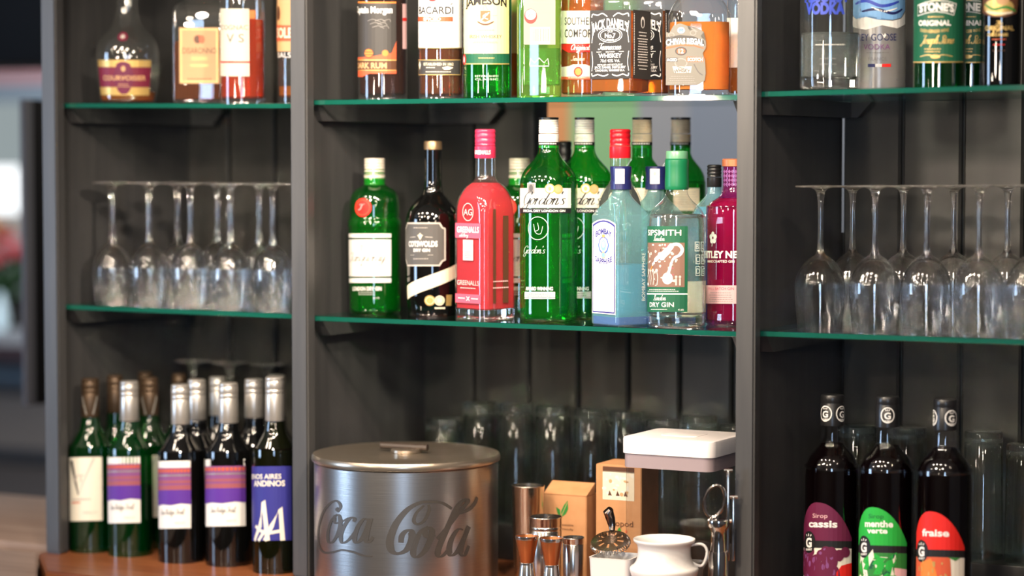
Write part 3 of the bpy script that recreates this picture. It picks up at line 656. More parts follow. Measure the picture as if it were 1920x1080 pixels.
REDL = liquid('red_orange_liqueur', (0.85, 0.14, 0.02), 0.4, (0.78, 0.07, 0.01))
def metalm(n, c, r=0.3): return paint(n, c, r, 1.0)
SILVERC = paint('cap_silver', (0.62, 0.58, 0.53), 0.32, 0.75)
CREAMC = paint('cap_cream', (0.72, 0.66, 0.55), 0.35, 0.2)
WHITEC = paint('cap_white', (0.85, 0.80, 0.74), 0.35)
BLACKC = paint('cap_black', (0.012, 0.012, 0.013), 0.3)
PINKC = paint('cap_pink', (0.72, 0.035, 0.10), 0.28)
REDC = paint('cap_red', (0.65, 0.01, 0.02), 0.3)
NAVYC = paint('cap_navy', (0.012, 0.015, 0.09), 0.3)
BRONZE = paint('cap_bronze', (0.30, 0.20, 0.11), 0.35, 0.7)
def span(xl, xr, r):
    """screen edges (px from the bottle's axis) on a cylinder -> turn in degrees, width in px"""
    a, b = math.asin(max(-1, min(1, xl / r))), math.asin(max(-1, min(1, xr / r)))
    return math.degrees((a + b) / 2), (b - a) * r
def ribbed(r, y0, y1, n, d=0.9, lip=0.8):
    """screw cap side from row y1 (bottom) up to y0 with n ring grooves"""
    pts = [(r - lip, y1), (r, y1 - .8)]; st = (y1 - y0 - 3) / max(n, 1)
    for i in range(n):
        y = y1 - 1.5 - i * st; pts += [(r, y), (r - d, y - st * .3), (r, y - st * .6)]
    pts += [(r, y0 + 2.5), (r - 1, y0 + .8), (r - 3, y0), (0.3, y0)]; return pts
def screwcap(it, r, y0, ymid, y1, mat, n=4, band=None, name='screw_cap', seg=10):
    c = it.turn(name, ribbed(r, y0, ymid, n), mat, seg, True, True, 1)
    if y1 > ymid + 1:
        it.turn('cap_skirt', [(r - .2, y1), (r + .3, y1 - 1), (r + .3, ymid + 1.4), (r - .6, ymid + .6), (r - 2, ymid + .5)], band or mat, seg, True, True, 1, c)
    return c

zMM = lambda X, Y: SHELF['MM'](X)
# ---- green gin bottle with the red seal
TQ = [(44, 590), (47, 586), (48, 580), (48.5, 540), (49, 440), (51, 424), (50.5, 414), (47.5, 409), (47, 400), (46.5, 382), (44, 368), (38, 358), (27, 351), (20.5, 346), (20, 338), (19, 318)]
def green_seal_gin(px, Y, label, th, wall=True):
    it = Item('gin_bottle', px, 590, Y, zMM, label, 'bottle', 'bottles on the gin shelf')
    it.body(TQ, GREENG); it.fill(400, GSPIRIT, 3)
    screwcap(it, 19.5, 297, 327, 347, CREAMC, 5)
    a, w = span(-48, 30, 49); h = w / 2
    L = Lab(); L.rect(-h, 438, h, 445.5, 'white', 0).rect(-h, 449, h, 518, 'white', 0).rect(-h, 521.5, h, 530, 'white', 0)
    L.pen('Tanqueray', -41, 490, 9.2, 'dgrey', .12, .75, .35, 2, .98)
    L.ell(-8, 466, 4, 6, 'gum', 1, 12).line([(-12, 462), (-8, 459), (-4, 462)], 1.2, 'grey'); L.text('SPECIAL DRY', -6, 500, 3, 'gum', 40); L.lines(-2, 506, 512, 2, 46, 'gum', .9)
    L.build('front_label', it, 'round', a)
    P = Lab(); P.text('LONDON DRY GIN', 0, 541.5, 7.5, 'white', 60, .03); P.lines(2, 549, 553, 2, 46, 'white', .8); P.text('43.1%', 20, 560, 3.5, 'white'); P.build('printed_text', it, 'round', -21)
    S = Lab(); S.ell(0, 389, 17.5, 17.5, 'red', 0); S.ringe(0, 389, 14.5, 14.5, 1.2, 'brick', 1); S.pen('T', -9, 394, 6, 'pale_pink', .2, .5); S.build('wax_seal', it, 'round', -28, off=.0012)
    return it
green_seal_gin(703, 0.13, 'green gin bottle with cream screw cap, round red seal and white label', 0)
green_seal_gin(974, 0.235, 'cream capped green gin bottle mostly hidden behind the pink gin bottle', 0)

# ---- black gin bottle with the grey shield label
it = Item('gin_bottle', 812.5, 592, 0.13, zMM, 'black gin bottle with grey shield label and a slanting cream paper strip', 'bottle', 'bottles on the gin shelf')
it.body([(45, 592), (47, 589), (49, 570), (51, 540), (51.5, 440), (51, 415), (48, 399), (41, 386), (30, 374), (21, 364), (17.5, 352), (16.5, 330), (16, 283), (16, 281)], BLACKG)
it.turn('stopper', [(15, 282), (17, 281), (17, 268), (16, 265.5), (.3, 265)], BRONZE, 10, True, True, 1)
L = Lab(); 
def shieldpts(cu, cv, w, h, n):
    q = [(-w, -h + n), (-w + n * .5, -h + n * .8), (-w + n, -h + n * .1), (-w + n, -h), (w - n, -h), (w - n, -h + n * .1), (w - n * .5, -h + n * .8), (w, -h + n)]
    return [(cu + x, cv + y) for x, y in q] + [(cu + x, cv - y) for x, y in reversed(q)]
a, w = span(-51, 23, 51.5)
L.poly(shieldpts(0, 458, w / 2, 41, 11), 'stone', 0).poly(shieldpts(0, 458, w / 2 - 3, 38, 10), 'dgrey', 1)
L.text('COTSWOLDS', 2, 457, 10, 'white', 62, .03).text('DRY GIN', 2, 469, 5.5, 'white', 34, .03).lines(0, 427, 429, 1, 40, 'stone', 1.2).lines(0, 485, 487, 1, 42, 'stone', 1.2).lines(-18, 478, 479, 1, 14, 'stone', .8).lines(20, 478, 479, 1, 14, 'stone', .8)
for k in (-4, -2, 0, 2, 4): L.line([(0, 449), (k * .7, 443), (k * 1.3, 437 + abs(k))], 1.8, 'cream', 2)
L.line([(-24, 445), (-10, 444)], 1, 'stone'); L.line([(10, 444), (24, 445)], 1, 'stone')
L.build('front_label', it, 'round', a)
S = Lab(); S.poly([(-62, 536), (-62, 562), (0, 540), (62, 516), (62, 491), (0, 514)], 'cream', 0); S.lines(-18, 538, 539, 1, 40, 'stone', 1); S.build('paper_strip', it, 'round', -2)
M = Lab(); M.ell(-9, 564, 10, 10, 'gold', 0, 20).ell(9, 564, 9.5, 9.5, 'cream', 1, 20).rect(22, 553, 34, 574, 'gold', 0).ringe(9, 564, 7, 7, 1, 'gold', 2, 20).ringe(-9, 564, 7.5, 7.5, 1, 'cream', 2, 20).rect(0, 577, 20, 580, 'cream', 0); M.build('medal_stickers', it, 'round', 3)

# ---- pink gin in square clear bottles
def square_gin(px, Y, label, capm, liqm, capword, th=43, k=1.0):
    it = Item('gin_bottle', px, 605, Y, zMM, label, 'bottle', 'bottles on the gin shelf')
    S = [(605, 40, 40, 12), (603, 43, 43, 13), (598, 43.5, 43.5, 13), (470, 43.5, 43.5, 13), (400, 43.5, 43.5, 14), (380, 43, 43, 18), (366, 41, 41, 24), (353, 36, 36, 28), (345, 29, 29, 26), (339, 22, 22, 21.8), (332, 19.5, 19.5, 19.4), (325, 19, 19, 18.9), (296, 18.5, 18.5, 18.4)]
    S = [(a, max(b * k, min(b, 19)), max(c * k, min(c, 19)), min(d, max(b * k, min(b, 19)) - .1)) for a, b, c, d in S]
    it.sq('glass_body', S, CLEAR, rotz=th); it.sqfill(S, 343, liqm, 3.2, 22, rotz=th)
    bs = mesh_obj('glass_base', loft([tuple(q * it.s for q in p) for p in ((1, 39 * k, 39 * k, 12), (3, 41.5 * k, 41.5 * k, 12), (20, 41.5 * k, 41.5 * k, 12))], 6), crystal('bottle_base_glass'), it.root); bs.rotation_euler.z = R(th)
    c = screwcap(it, 19.5, 243, 274, 297, capm, 3)
    if capword:
        K = Lab(); K.text('GREENALLS', 0, 286, 7, 'white', 34, .03); it.prof = [(19.9, 0), (19.9, 400)]; K.build('cap_text', it, 'round', -20, c)
    return it
it = square_gin(910, 0.085, 'square clear bottle of bright pink gin with pink screw cap', PINKC, PINKL, True)
L = Lab(); L.rect(-35, 419, 35, 447, 'pink', 0).text('GREENALLS', 0, 431, 11, 'white', 60, .02).pen('wild berry', -24, 444.5, 3.2, 'white', .2, .4)
L.rect(-14, 450, 14, 489, 'pale_pink', 0).rect(-10, 453, 10, 468, 'white', 1).lines(0, 473, 484, 4, 20, 'pink', .8)
L.build('front_label', it, 'flat', hd=43.5, side=-(90 - 43)); L = Lab()
L.rect(-35, 553, 35, 572, 'pink', 0).lines(-18, 562, 563, 1, 24, 'white', 2.2).lines(18, 562, 563, 1, 24, 'white', 2.2).line([(-4, 558), (4, 567)], 1.4, 'white').line([(4, 558), (-4, 567)], 1.4, 'white')
L.build('lower_label', it, 'flat', hd=43.5, side=-(90 - 43))
E = Lab(); E.text('GREENALLS', 0, 531, 9, 'emblem', 60).lines(0, 541, 542, 1, 56, 'emblem', 1.5); E.ringe(0, 398, 15, 17, 1.4, 'emblem', 1, 24).text('AG', 0, 398, 12, 'emblem'); E.build('embossed_text', it, 'flat', hd=43.5, side=-(90 - 43))
B = Lab()
for u in (-21, 4): B.rect(u, 392 if u < 0 else 405, u + (7 if u < 0 else 14), 572, 'brown', 0)
B.lines(-2, 528, 540, 2, 50, 'pale_pink', 2.4, 2, 4)
B.build('back_label', it, 'flat', hd=43.5, side=43)
square_gin(1162, 0.145, 'clear bottle with bright red screw cap behind the blue gin', REDC, WATER, False, k=0.80)

# ---- tall green gin bottles with white script label
GD = [(49, 602), (52, 599), (53.5, 592), (54, 560), (54, 362), (53.2, 342), (50, 328), (43, 316), (34, 306), (26, 297), (21, 288), (19.3, 281), (19, 272)]
def script_gin(px, Y, label, capm, front=True, base=602, k=1.0):
    it = Item('gin_bottle', px, base, Y, zMM, label, 'bottle', 'bottles on the gin shelf')
    it.body([(max(r * k, min(r, 19)), y) for r, y in GD], GREENG); it.fill(345, GSPIRIT, 3)
    c = it.turn('screw_cap', ribbed(18.5, 225, 251, 5), capm, 10, True, True, 1)
    it.turn('cap_skirt', [(18.3, 278), (18.9, 277), (18.9, 252.5), (18, 252), (16, 252)], capm, 10, True, True, 1, c)
    it.turn('cap_disc', [(17.5, 225), (18.7, 224.6), (18.7, 221.5), (17.5, 221), (.3, 221)], BLACKC, 10, True, True, 1, c)
    K = Lab(); K.rect(-28, 267, 28, 273, 'black', 0).lines(0, 270, 270.5, 1, 50, 'white', 2, 1).lines(-4, 258, 261, 2, 26, 'stone', 1); pr = it.prof; it.prof = [(19.1, 0), (19.1, 500)]; K.build('cap_band', it, 'round', -8, c); it.prof = pr
    if front:
        a, w = span(-53, 41, 54); h = w / 2; L = Lab()
        L.rect(-h, 353, h, 390, 'ivory', 0).rect(-h, 391, h, 399.5, 'black', 0).text('SPECIAL DRY LONDON GIN', 2, 395.3, 4.4, 'white', 88, .02)
        L.pen("Gordon's", -43, 384, 12.5, 'black', .15, .75, .38, 2, 1.02)
        L.rect(-30, 343, -11, 365, 'gum', 1).rect(-28, 345, -13, 363, 'grey', 2).ell(-20.5, 353, 4.5, 7, 'dgrey', 3, 14)
        L.ell(32, 355, 9, 9, 'gold', 1, 20).ell(16, 354, 9.5, 9.5, 'gold', 2, 20).ell(16, 354, 7.2, 7.2, 'ivory', 3, 20).ell(32, 355, 6.5, 6.5, 'tan', 2, 20).ell(16, 354, 3, 4, 'gold', 4, 12)
        L.build('front_label', it, 'round', a)
        E = Lab(); E.ringe(0, 428, 21, 22, 1.2, 'emblem', 0, 28); E.line([(-8, 420), (-4, 436), (6, 438), (10, 424)], 1, 'emblem').line([(0, 418), (2, 430), (-6, 434)], 1, 'emblem'); E.pen("Gordon's", -34, 475, 7, 'emblem', .12, .5, .3); E.build('embossed_mark', it, 'round', -22)
        A = Lab(); A.text('AWARD WINNING', 0, 541, 6.5, 'white', 56, .03).rect(-32, 547, 32, 558, 'emblem', 0).lines(0, 551, 555, 2, 56, 'dgreen', 1, 1).rect(-32, 559, 32, 560.5, 'white', 0); A.build('lower_label', it, 'round', -21)
    else:
        L = Lab(); L.rect(-26, 353, 26, 395, 'cream', 0).lines(0, 360, 388, 7, 44, 'stone', 1); L.build('back_label', it, 'round', 16)
    return it
script_gin(1028.5, 0.095, 'tall green gin bottle with white cap standing right of the pink gin', WHITEC)
script_gin(1095.5, 0.195, 'tall white capped green gin bottle half hidden behind its twin and the pale blue bottle', WHITEC, base=600)
script_gin(1203, 0.27, 'shaded white capped green gin bottle with cream label behind the pale blue bottle', paint('cap_white_shaded', (0.78, 0.64, 0.44), 0.4), False, base=598, k=0.75)  # white cap with its warm shade put into the colour
script_gin(1275, 0.355, 'shaded white capped green gin bottle behind the clear bottle with green wax cap', paint('cap_white_shaded', (0.78, 0.64, 0.44), 0.4), False, base=599, k=0.87)
it = Item('gin_bottle', 1059, 598, 0.30, zMM, 'dark bottle with black cap between and behind the two white capped green bottles', 'bottle', 'bottles on the gin shelf')
it.body([(28, 598), (30, 592), (30, 420), (28, 390), (20, 368), (14, 350), (11, 300), (11, 290)], BLACKG)
it.turn('screw_cap', ribbed(12.5, 265, 300, 2), BLACKC, 8, True, True, 1)

# ---- pale blue gin, square with bevelled shoulders
def blue_gin(px, Y, label, front=True, base=608):
    it = Item('gin_bottle', px, base, Y, zMM, label, 'bottle', 'bottles on the gin shelf'); th = 39
    S = [(base, 37, 37, 5), (base - 3, 39.5, 39.5, 6), (base - 8, 40, 40, 6), (base - 8, 40, 40, 6), (404, 40, 40, 6), (404, 40, 40, 6), (390, 32, 32, 9), (372, 20.5, 20.5, 14), (358, 15.5, 15.5, 15.2), (340, 15, 15, 14.8)]
    it.sq('glass_body', S, BLUEG, rotz=th); it.sqfill(S, 495 if front else 430, BLUEL, 3, 17, rotz=th)
    bs = mesh_obj('glass_base', loft([tuple(q * it.s for q in p) for p in ((1, 35, 35, 5), (3, 38, 38, 6), (17, 38, 38, 6))], 6), liquid('base_blue_glass', (0.05, 0.22, 0.9), 0.7, (0.01, 0.10, 0.62), 1.45), it.root); bs.rotation_euler.z = R(th)
    c = it.turn('screw_cap', [(18.5, 356), (20, 355), (19.5, 340), (18.7, 339), (18.9, 330), (20.2, 316), (20, 313), (18, 312), (.3, 312)], NAVYC, 10, True, True, 1)
    K = Lab(); K.rect(-9, 317, 9, 345, 'white', 0).ell(0, 326, 3, 4, 'stone', 1, 10).lines(0, 334, 341, 3, 12, 'stone', .8); it.prof = [(20.4, 0), (20.4, 600)]; K.build('tax_strip', it, 'round', -6, c)
    if front:
        L = Lab(); n = 12
        arch = lambda w, top, bot, rise: [(-w, bot), (w, bot)] + [(w - 2 * w * i / n, top + rise * (2 * i / n - 1) ** 2) for i in range(n + 1)]
        L.poly(arch(35, 411, 589, 9), 'ivory', 0).poly(arch(33, 413.5, 587, 9), 'indigo', 1).poly(arch(30.5, 416.5, 584.5, 9), 'white', 2)
        L.text('BOMBAY', 0, 434, 10, 'indigo', 47, .04, 0, 7, 3).text('SAPPHIRE', 0, 491, 10, 'indigo', 50, .03, 0, -6, 3)
        L.ell(0, 461, 17, 17, 'sky', 3, 8).ell(0, 460, 13, 14, 'gum', 4, 20).ringe(0, 460, 15, 16, 2, 'blue', 4, 16).ell(0, 461, 7.5, 10, 'sky', 5, 16).ell(0, 459, 4, 6, 'white', 6, 12).ell(0, 479, 6, 6.5, 'sky', 5, 12).ringe(0, 479, 6, 6.5, 1.5, 'gold', 6, 14).ell(0, 443, 5, 3, 'gold', 5, 10)
        L.text('LONDON', 0, 513, 3, 'gum', 24, 0, 0, 0, 3).text('DRY GIN', 0, 519.5, 4.6, 'grey', 32, 0, 0, 0, 3).lines(0, 527, 529, 1, 22, 'gum', .8, 3).text('EST. 1761', 0, 536, 4, 'grey', 32, 0, 0, 0, 3).lines(0, 563, 564, 1, 20, 'gum', .8, 3).lines(0, 576, 579, 2, 54, 'gum', .8, 3)
        L.build('front_label', it, 'flat', hd=40, side=-(90 - 39))
        E = Lab(); E.text('BOMBAY SAPPHIRE', 0, 520, 8, 'emblem', 90, 0, 0, 0, 0, 90); E.build('embossed_text', it, 'flat', hd=40, side=39, uoff=22)
    return it
blue_gin(1163.5, 0.068, 'pale blue square gin bottle with navy cap and white arched label')
blue_gin(1229, 0.215, 'navy capped blue gin bottle behind the one with the arched label', False, base=604)

# ---- clear round gin with green wax cap
it = Item('gin_bottle', 1268, 612, 0.077, zMM, 'clear round gin bottle with green wax cap and green swan label', 'bottle', 'bottles on the gin shelf')
it.body([(50, 612), (53, 609), (54, 602), (54.5, 580), (54.5, 420), (53, 408), (48, 396), (39, 385), (29, 376), (22, 366), (20, 355), (19.5, 330), (19.5, 300)], CLEAR); it.fill(402, WATER, 3.2, 22)
it.turn('glass_base', [(48, 611), (51.5, 607), (51.8, 592), (48, 590.5), (.5, 589)], crystal('bottle_base_glass'), 12, True, True, 1)
it.turn('wax_cap', [(20, 356), (22, 354), (22.3, 340), (21.7, 320), (22.5, 303), (21.8, 300), (20, 298), (.3, 298)], paint('wax_green', (0.005, 0.13, 0.05), 0.35), 10, True, True, 2)
it.turn('stopper', [(19, 299), (20.5, 298), (20.8, 286), (19.5, 283.5), (.3, 283)], paint('stopper_green', (0.10, 0.26, 0.15), 0.3), 10, True, True, 1)
a, w = span(-54, 20.5, 54.5); h = w / 2; L = Lab()
L.rect(-h, 424, h, 585, 'green', 0).rect(-h, 550, h, 552.3, 'white', 1)
L.text('SIPSMITH', -2, 436, 10.5, 'white', 78, .01).pen('London', -20, 451.5, 4.5, 'white', .16, .5)
L.rect(-44, 455, h - 6, 538, 'umber', 1)
rd = random.Random(9)
for i in range(60):
    u, v = rd.uniform(-42, 30), rd.uniform(458, 536); L.ell(u, v, rd.uniform(1.2, 3.4), rd.uniform(1, 3), rd.choice(['stone', 'rose', 'gum', 'white', 'stone', 'brown']), 2, 7)
L.line([(-22, 498), (-14, 488), (-4, 481), (6, 480)], [3, 8, 15, 12], 'white', 4, 6).line([(2, 480), (14, 468), (22, 459), (33, 459), (39, 468), (34, 478), (24, 484), (19, 494)], [13, 10, 6, 6, 6, 5, 4, 4], 'white', 4, 6)
L.line([(19, 492), (17, 502), (14, 511)], [4, 5, 8], 'white', 4, 6).ell(12, 522, 10, 11, 'white', 4, 18).ell(12, 523, 6, 7, 'stone', 5, 14).line([(-22, 498), (-28, 506)], 2.4, 'orange', 4)
for u in (-36, -28, -20, -10): L.line([(u, 534), (u + 2, 520), (u - 1, 508)], 1.6, 'gum', 3); L.ell(u - 1, 507, 3.6, 3.2, 'stone', 3, 8)
for u in (28, 35): L.line([(u, 535), (u, 522)], 3, 'stone', 3); L.ell(u, 519, 2.4, 2.6, 'stone', 3, 8)
L.lines(-4, 543, 546, 2, 82, 'white', .9).pen('London', -20, 563, 5, 'white', .16, .5).text('DRY GIN', -4, 571, 8.5, 'white', 56, .01).lines(-8, 580, 582, 1, 52, 'white', 1).text('41.6%', 37, 580.5, 3.2, 'white')
L.build('front_label', it, 'round', a)
B = Lab(); B.rect(-44, 526, 44, 585, 'cream', 0); B.build('back_label', it, 'round', 128)
E = Lab()
for k, (u, v) in enumerate([(2, 462), (18, 462), (4, 486), (20, 486), (4, 508), (20, 508)]): E.frame(u - 6, v - 9, u + 6, v + 9, 1.4, 'emblem', 0); E.text('BLONDE'[k], u, v, 10, 'emblem')
E.build('embossed_text', it, 'round', 42)

# ---- blue gin with black cap, magenta gin at the right end
it = Item('gin_bottle', 1338, 606, 0.225, zMM, 'blue tinted bottle with small black cap behind the magenta gin', 'bottle', 'bottles on the gin shelf')
it.body([(40, 606), (42, 600), (42, 420), (40, 400), (33, 386), (22, 374), (14, 364), (12.5, 352), (12.5, 340)], BLUEG); it.fill(388, BLUEL, 3)
screwcap(it, 13.5, 309, 332, 351, BLACKC, 3)
it = Item('gin_bottle', 1375, 615, 0.16, zMM, 'magenta gin bottle with copper stopper against the right upright of the middle bay', 'bottle', 'bottles on the gin shelf')
it.body([(48, 615), (51, 611), (52, 604), (52, 580), (52, 402), (50, 390), (43, 379), (32, 372), (24, 364), (20.5, 352), (20, 335), (20, 312)], shell('magenta_bottle_glass', (0.90, 0.25, 0.62), 0.12, (0.6, 0.02, 0.25))); it.fill(372, MAGL, 3, 9)
it.turn('stopper', [(21, 313), (22.5, 312), (22.5, 300), (21, 298), (.3, 298)], paint('stopper_copper', (0.50, 0.16, 0.07), 0.35, 0.4), 10, True, True, 1)
N = Lab()
for i in range(10):
    for j in range(4): N.poly([(-30 + i * 6, 322 + j * 8), (-27 + i * 6, 318 + j * 8), (-24 + i * 6, 322 + j * 8), (-27 + i * 6, 326 + j * 8)], 'plum', 0)
pr = it.prof; it.prof = [(20.3, 0), (20.3, 700)]; N.build('neck_pattern', it, 'round', 0); it.prof = pr
L = Lab()
for k in range(5):
    a = R(72 * k - 90); L.ell(-36 + 6 * math.cos(a), 446 + 7 * math.sin(a), 4.2, 4.8, 'white', 0, 12)
L.line([(-36, 452), (-38, 462)], 1.6, 'white')
L.text('WHITLEY NEILL', -26, 477, 12.5, 'white', 124, .045).text('HANDCRAFTED GIN', -22, 490, 4.8, 'white', 62, .02)
L.rect(-70, 535, 70, 571, 'pale_pink', 0).text('SMALL BATCH GIN', -22, 541, 5, 'pink', 60).lines(-20, 549, 566, 5, 60, 'silver', 1, 1)
L.build('front_label', it, 'round', -8)
# ------------------------------------------------------------------ upper shelves
zLT = lambda X, Y: SHELF['LT'](X); zMT = lambda X, Y: SHELF['MT'](X); zRT = lambda X, Y: SHELF['RT'](X)
GT = 'bottles on the upper middle shelf'; GL = 'bottles on the upper left shelf'; GR = 'bottles on the upper right shelf'
def necktop(it, r, y0, y1, mat, name='screw_cap'): return it.turn(name, ribbed(r, y0, y1, 3), mat, 9, True, True, 1)
# ---- left bay
it = Item('cognac_bottle', 240, 190, 0.10, zLT, 'teardrop shaped clear bottle with maroon and gold label low on its body', 'bottle', GL)
it.curvy = True
it.body([(48, 190), (51, 187), (53, 176), (56, 150), (58.5, 118), (58.5, 98), (54, 80), (44, 66), (32, 54), (24, 40), (20, 22), (18, -10), (17, -60), (17, -90)], CLEAR); it.fill(170, AMBER, 3, 5)
necktop(it, 18.5, -130, -88, paint('cap_maroon', (0.16, 0.02, 0.06), 0.35))
L = Lab(); L.rect(-58, 113, 54, 175, 'wine', 0).rect(-58, 113, 54, 126, 'gold', 1).rect(-58, 161, 54, 175, 'gold', 1)
L.poly([(-30, 146), (-18, 138), (-12, 120), (-5, 116), (5, 116), (12, 120), (18, 138), (30, 146), (18, 153), (11, 168), (5, 173), (-5, 173), (-11, 168), (-18, 153)], 'maroon', 2)
L.text('COURVOISIER', 0, 145, 8, 'tan', 86, .02, 0, 0, 3).ell(0, 129, 4, 5, 'tan', 3, 12).lines(0, 156, 160, 2, 26, 'tan', 1.2, 3)
L.build('front_label', it, 'round', -8)
S = Lab(); S.ell(0, 69, 9, 9, 'wine', 0, 20); S.ell(0, 69, 4, 4, 'stone', 1, 12); S.build('shoulder_seal', it, 'round', -10)
it = Item('liqueur_bottle', 378, 189, 0.11, zLT, 'square amber liqueur bottle with plain tan label on upper left shelf', 'bottle', GL, rot=-4)
S = [(189, 46, 46, 5), (187, 49, 49, 7), (180, 50, 50, 7), (180, 50, 50, 7), (26, 50, 50, 7), (26, 50, 50, 7), (14, 46, 46, 12), (2, 34, 34, 20), (-8, 22, 22, 21.8), (-30, 20, 20, 19.8)]
it.sq('glass_body', S, CLEAR); it.sqfill(S, 80, SPICED, 3, 8)
it.sq('stopper', [(-28, 24, 24, 8), (-60, 27, 27, 8), (-60, 27, 27, 8), (-62, 26, 26, 8)], BLACKC, cap1=True)
L = Lab(); L.rect(-37, 52, 36, 154, 'tan_dull', 0).frame(-34, 55, 33, 151, 1, 'gold', 1).text('DISARONNO', 0, 95, 11, 'brown', 62, 0).ell(-3, 74, 7, 8, 'brown', 2, 12).ell(5, 74, 5, 8, 'brick', 3, 12).rect(-2, 66, 2, 69, 'brick', 2).lines(0, 108, 112, 2, 40, 'gold', 1).lines(0, 122, 124, 2, 44, 'gold', 1).lines(0, 146, 147, 1, 60, 'brown', 1.4)
L.build('front_label', it, 'flat', hd=50)
it = Item('cognac_bottle', 455, 189, 0.06, zLT, 'round amber bottle with pale two part label in front of the tan labelled one', 'bottle', GL)
it.body([(38, 189), (41, 186), (42, 178), (42, 20), (40, -4), (28, -22), (18, -36), (16, -70)], CLEAR); it.fill(38, REDL, 3, 10); necktop(it, 17.5, -110, -68, paint('cap_maroon', (0.16, 0.02, 0.06), 0.35))
a, w = span(-40, 13, 42); h = w / 2; L = Lab(); L.rect(-h, 17, h, 115, 'ivory_dull', 0).rect(-h, 115, h, 118.5, 'red', 0).rect(-h, 118.5, h, 142, 'ivory_dull', 0)
L.text('COGNAC', 2, 52, 9, 'dgrey', 58).text('V S', 6, 72, 16, 'dgrey', 34).line([(4, 40), (8, 24), (12, 40)], 2, 'stone').line([(-2, 34), (8, 31), (18, 34)], 1.6, 'stone').lines(0, 88, 106, 4, 40, 'stone', 1.2).lines(0, 126, 136, 2, 44, 'stone', 1.4)
L.build('front_label', it, 'round', a)
B = Lab(); B.rect(-12, 20, 26, 110, 'orange', 0); B.build('back_label', it, 'round', 160)
it = Item('liqueur_bottle', 562, 190, 0.105, zLT, 'clear bottle with tan and red label cut off by the second upright', 'bottle', GL)
it.body([(37, 190), (40, 187), (41, 180), (41, 10), (36, -12), (22, -28), (17, -60)], CLEAR); it.fill(160, AMBER, 3, 14); necktop(it, 18, -96, -58, BLACKC)
L = Lab(); L.rect(-42, -5, 42, 110, 'tan', 0).rect(-42, 48, 42, 78, 'brick', 1).text('SOLERA', 0, 62, 18, 'cream', 70, .03).rect(-42, 97, 42, 110, 'black', 1).text('BALSAM', 0, 103.5, 10, 'white', 60).ell(-28, 26, 8, 14, 'brown', 1, 14)
L.build('front_label', it, 'round', -30)

# ---- middle bay
it = Item('rum_bottle', 718, 186, 0.09, zMT, 'dark rum bottle with black label and orange lower band at the left end', 'bottle', GT)
it.body([(42, 186), (45, 183), (46, 176), (46, -20), (42, -38), (28, -52), (19, -62), (17, -80)], CLEAR); it.fill(-8, RUM, 3, 10); necktop(it, 18.5, -125, -78, REDC)
a, w = span(-45.9, 25, 46); h = w / 2; L = Lab(); L.rect(-h, 5, h, 134, 'char', 0).rect(-h, 4, h, 7, 'orange', 1)
L.poly([(-h, 134), (-h, 144), (-22, 144), (-14, 140), (-4, 138), (h, 138), (h, 130), (-h, 130)], 'brick', 1)
L.text('Captain Morgan', -4, 19, 12, 'white', 88, .03)
L.poly([(-h, 112), (h, 112), (h, 78), (h - 10, 100), (-6, 107), (-h, 108)], 'brick', 1).rect(-h, 112, h, 114, 'gold', 2).rect(-h, 114, h, 131, 'brown', 1).text('DARK RUM', -8, 123, 10, 'tan', 74, .04).rect(-h, 131, h, 132.5, 'gold', 2)
L.ell(-6, 100, 11, 9, 'orange', 3, 18).ringe(-6, 100, 11, 9, 1.6, 'brown', 4, 18).line([(-15, 98), (3, 98)], 1.4, 'brown', 4).line([(-15, 103), (3, 103)], 1.4, 'brown', 4).ell(26, 100, 6, 6, 'orange', 3, 14)
for i in range(7): L.line([(-8 + i * 5, 40 + 6 * (i % 3)), (4 + i * 5, 37 + 6 * (i % 3)), (18 + i * 3, 42 + 6 * (i % 3))], 1, 'grey', 1)
L.build('front_label', it, 'round', a)
B = Lab(); B.rect(-8, 8, 8, 92, 'pale_pink', 0).rect(-8, 34, 8, 40, 'red', 1); B.build('side_label', it, 'round', 62)
it = Item('rum_bottle', 827, 186, 0.075, zMT, 'amber rum bottle with pale label, red ribbon and small black lower label', 'bottle', GT)
it.body([(38, 186), (41, 183), (42, 176), (42, -26), (38, -38), (26, -50), (18, -60), (16, -80)], CLEAR); it.fill(0, SPICED, 3, 8); necktop(it, 17.5, -125, -78, BLACKC)
a, w = span(-41.5, 38, 42); h = w / 2; L = Lab(); L.rect(-h, -20, h, 91, 'white', 0).rect(-h, 89.5, h, 91, 'gold', 1)
L.ell(-10, -7, 11, 11, 'red', 1).text('BACARDI', -8, 20, 13.5, 'black', 76, .02).line([(24, 10), (28, 7)], 1.8, 'black').poly([(-h, 32), (29, 32), (26, 36.5), (29, 41), (-h, 41)], 'brick', 1).text('SPICED', -12, 36.5, 5.5, 'white', 36, .03).lines(-8, 47, 48, 1, 40, 'stone', 1.2).ell(-9, 68, 11, 5, 'stone', 1, 16).lines(-9, 66, 70, 3, 18, 'grey', .9).lines(-8, 56, 59, 2, 50, 'gum', .8).lines(-8, 79, 84, 3, 60, 'gum', .8)
L.rect(-h, 112, h - 4, 141, 'char', 0).frame(-h, 112, h - 4, 141, 1.4, 'gold', 1).text('ESTABLISHED IN 1862', 0, 120.5, 5, 'cream', 60, .02).lines(-14, 127, 129, 1, 26, 'cream', 1.6).poly([(8, 127), (18, 124), (30, 127), (22, 131), (12, 131)], 'cream', 2).lines(0, 135, 137, 1, 66, 'cream', 1.4).poly([(-h + 5, 122), (-h + 10, 114), (-h + 15, 122), (-h + 10, 131)], 'cream', 2)
L.build('front_label', it, 'round', a)
it = Item('whiskey_bottle', 914, 185, 0.072, zMT, 'green whiskey bottle with large cream yellow label', 'bottle', GT)
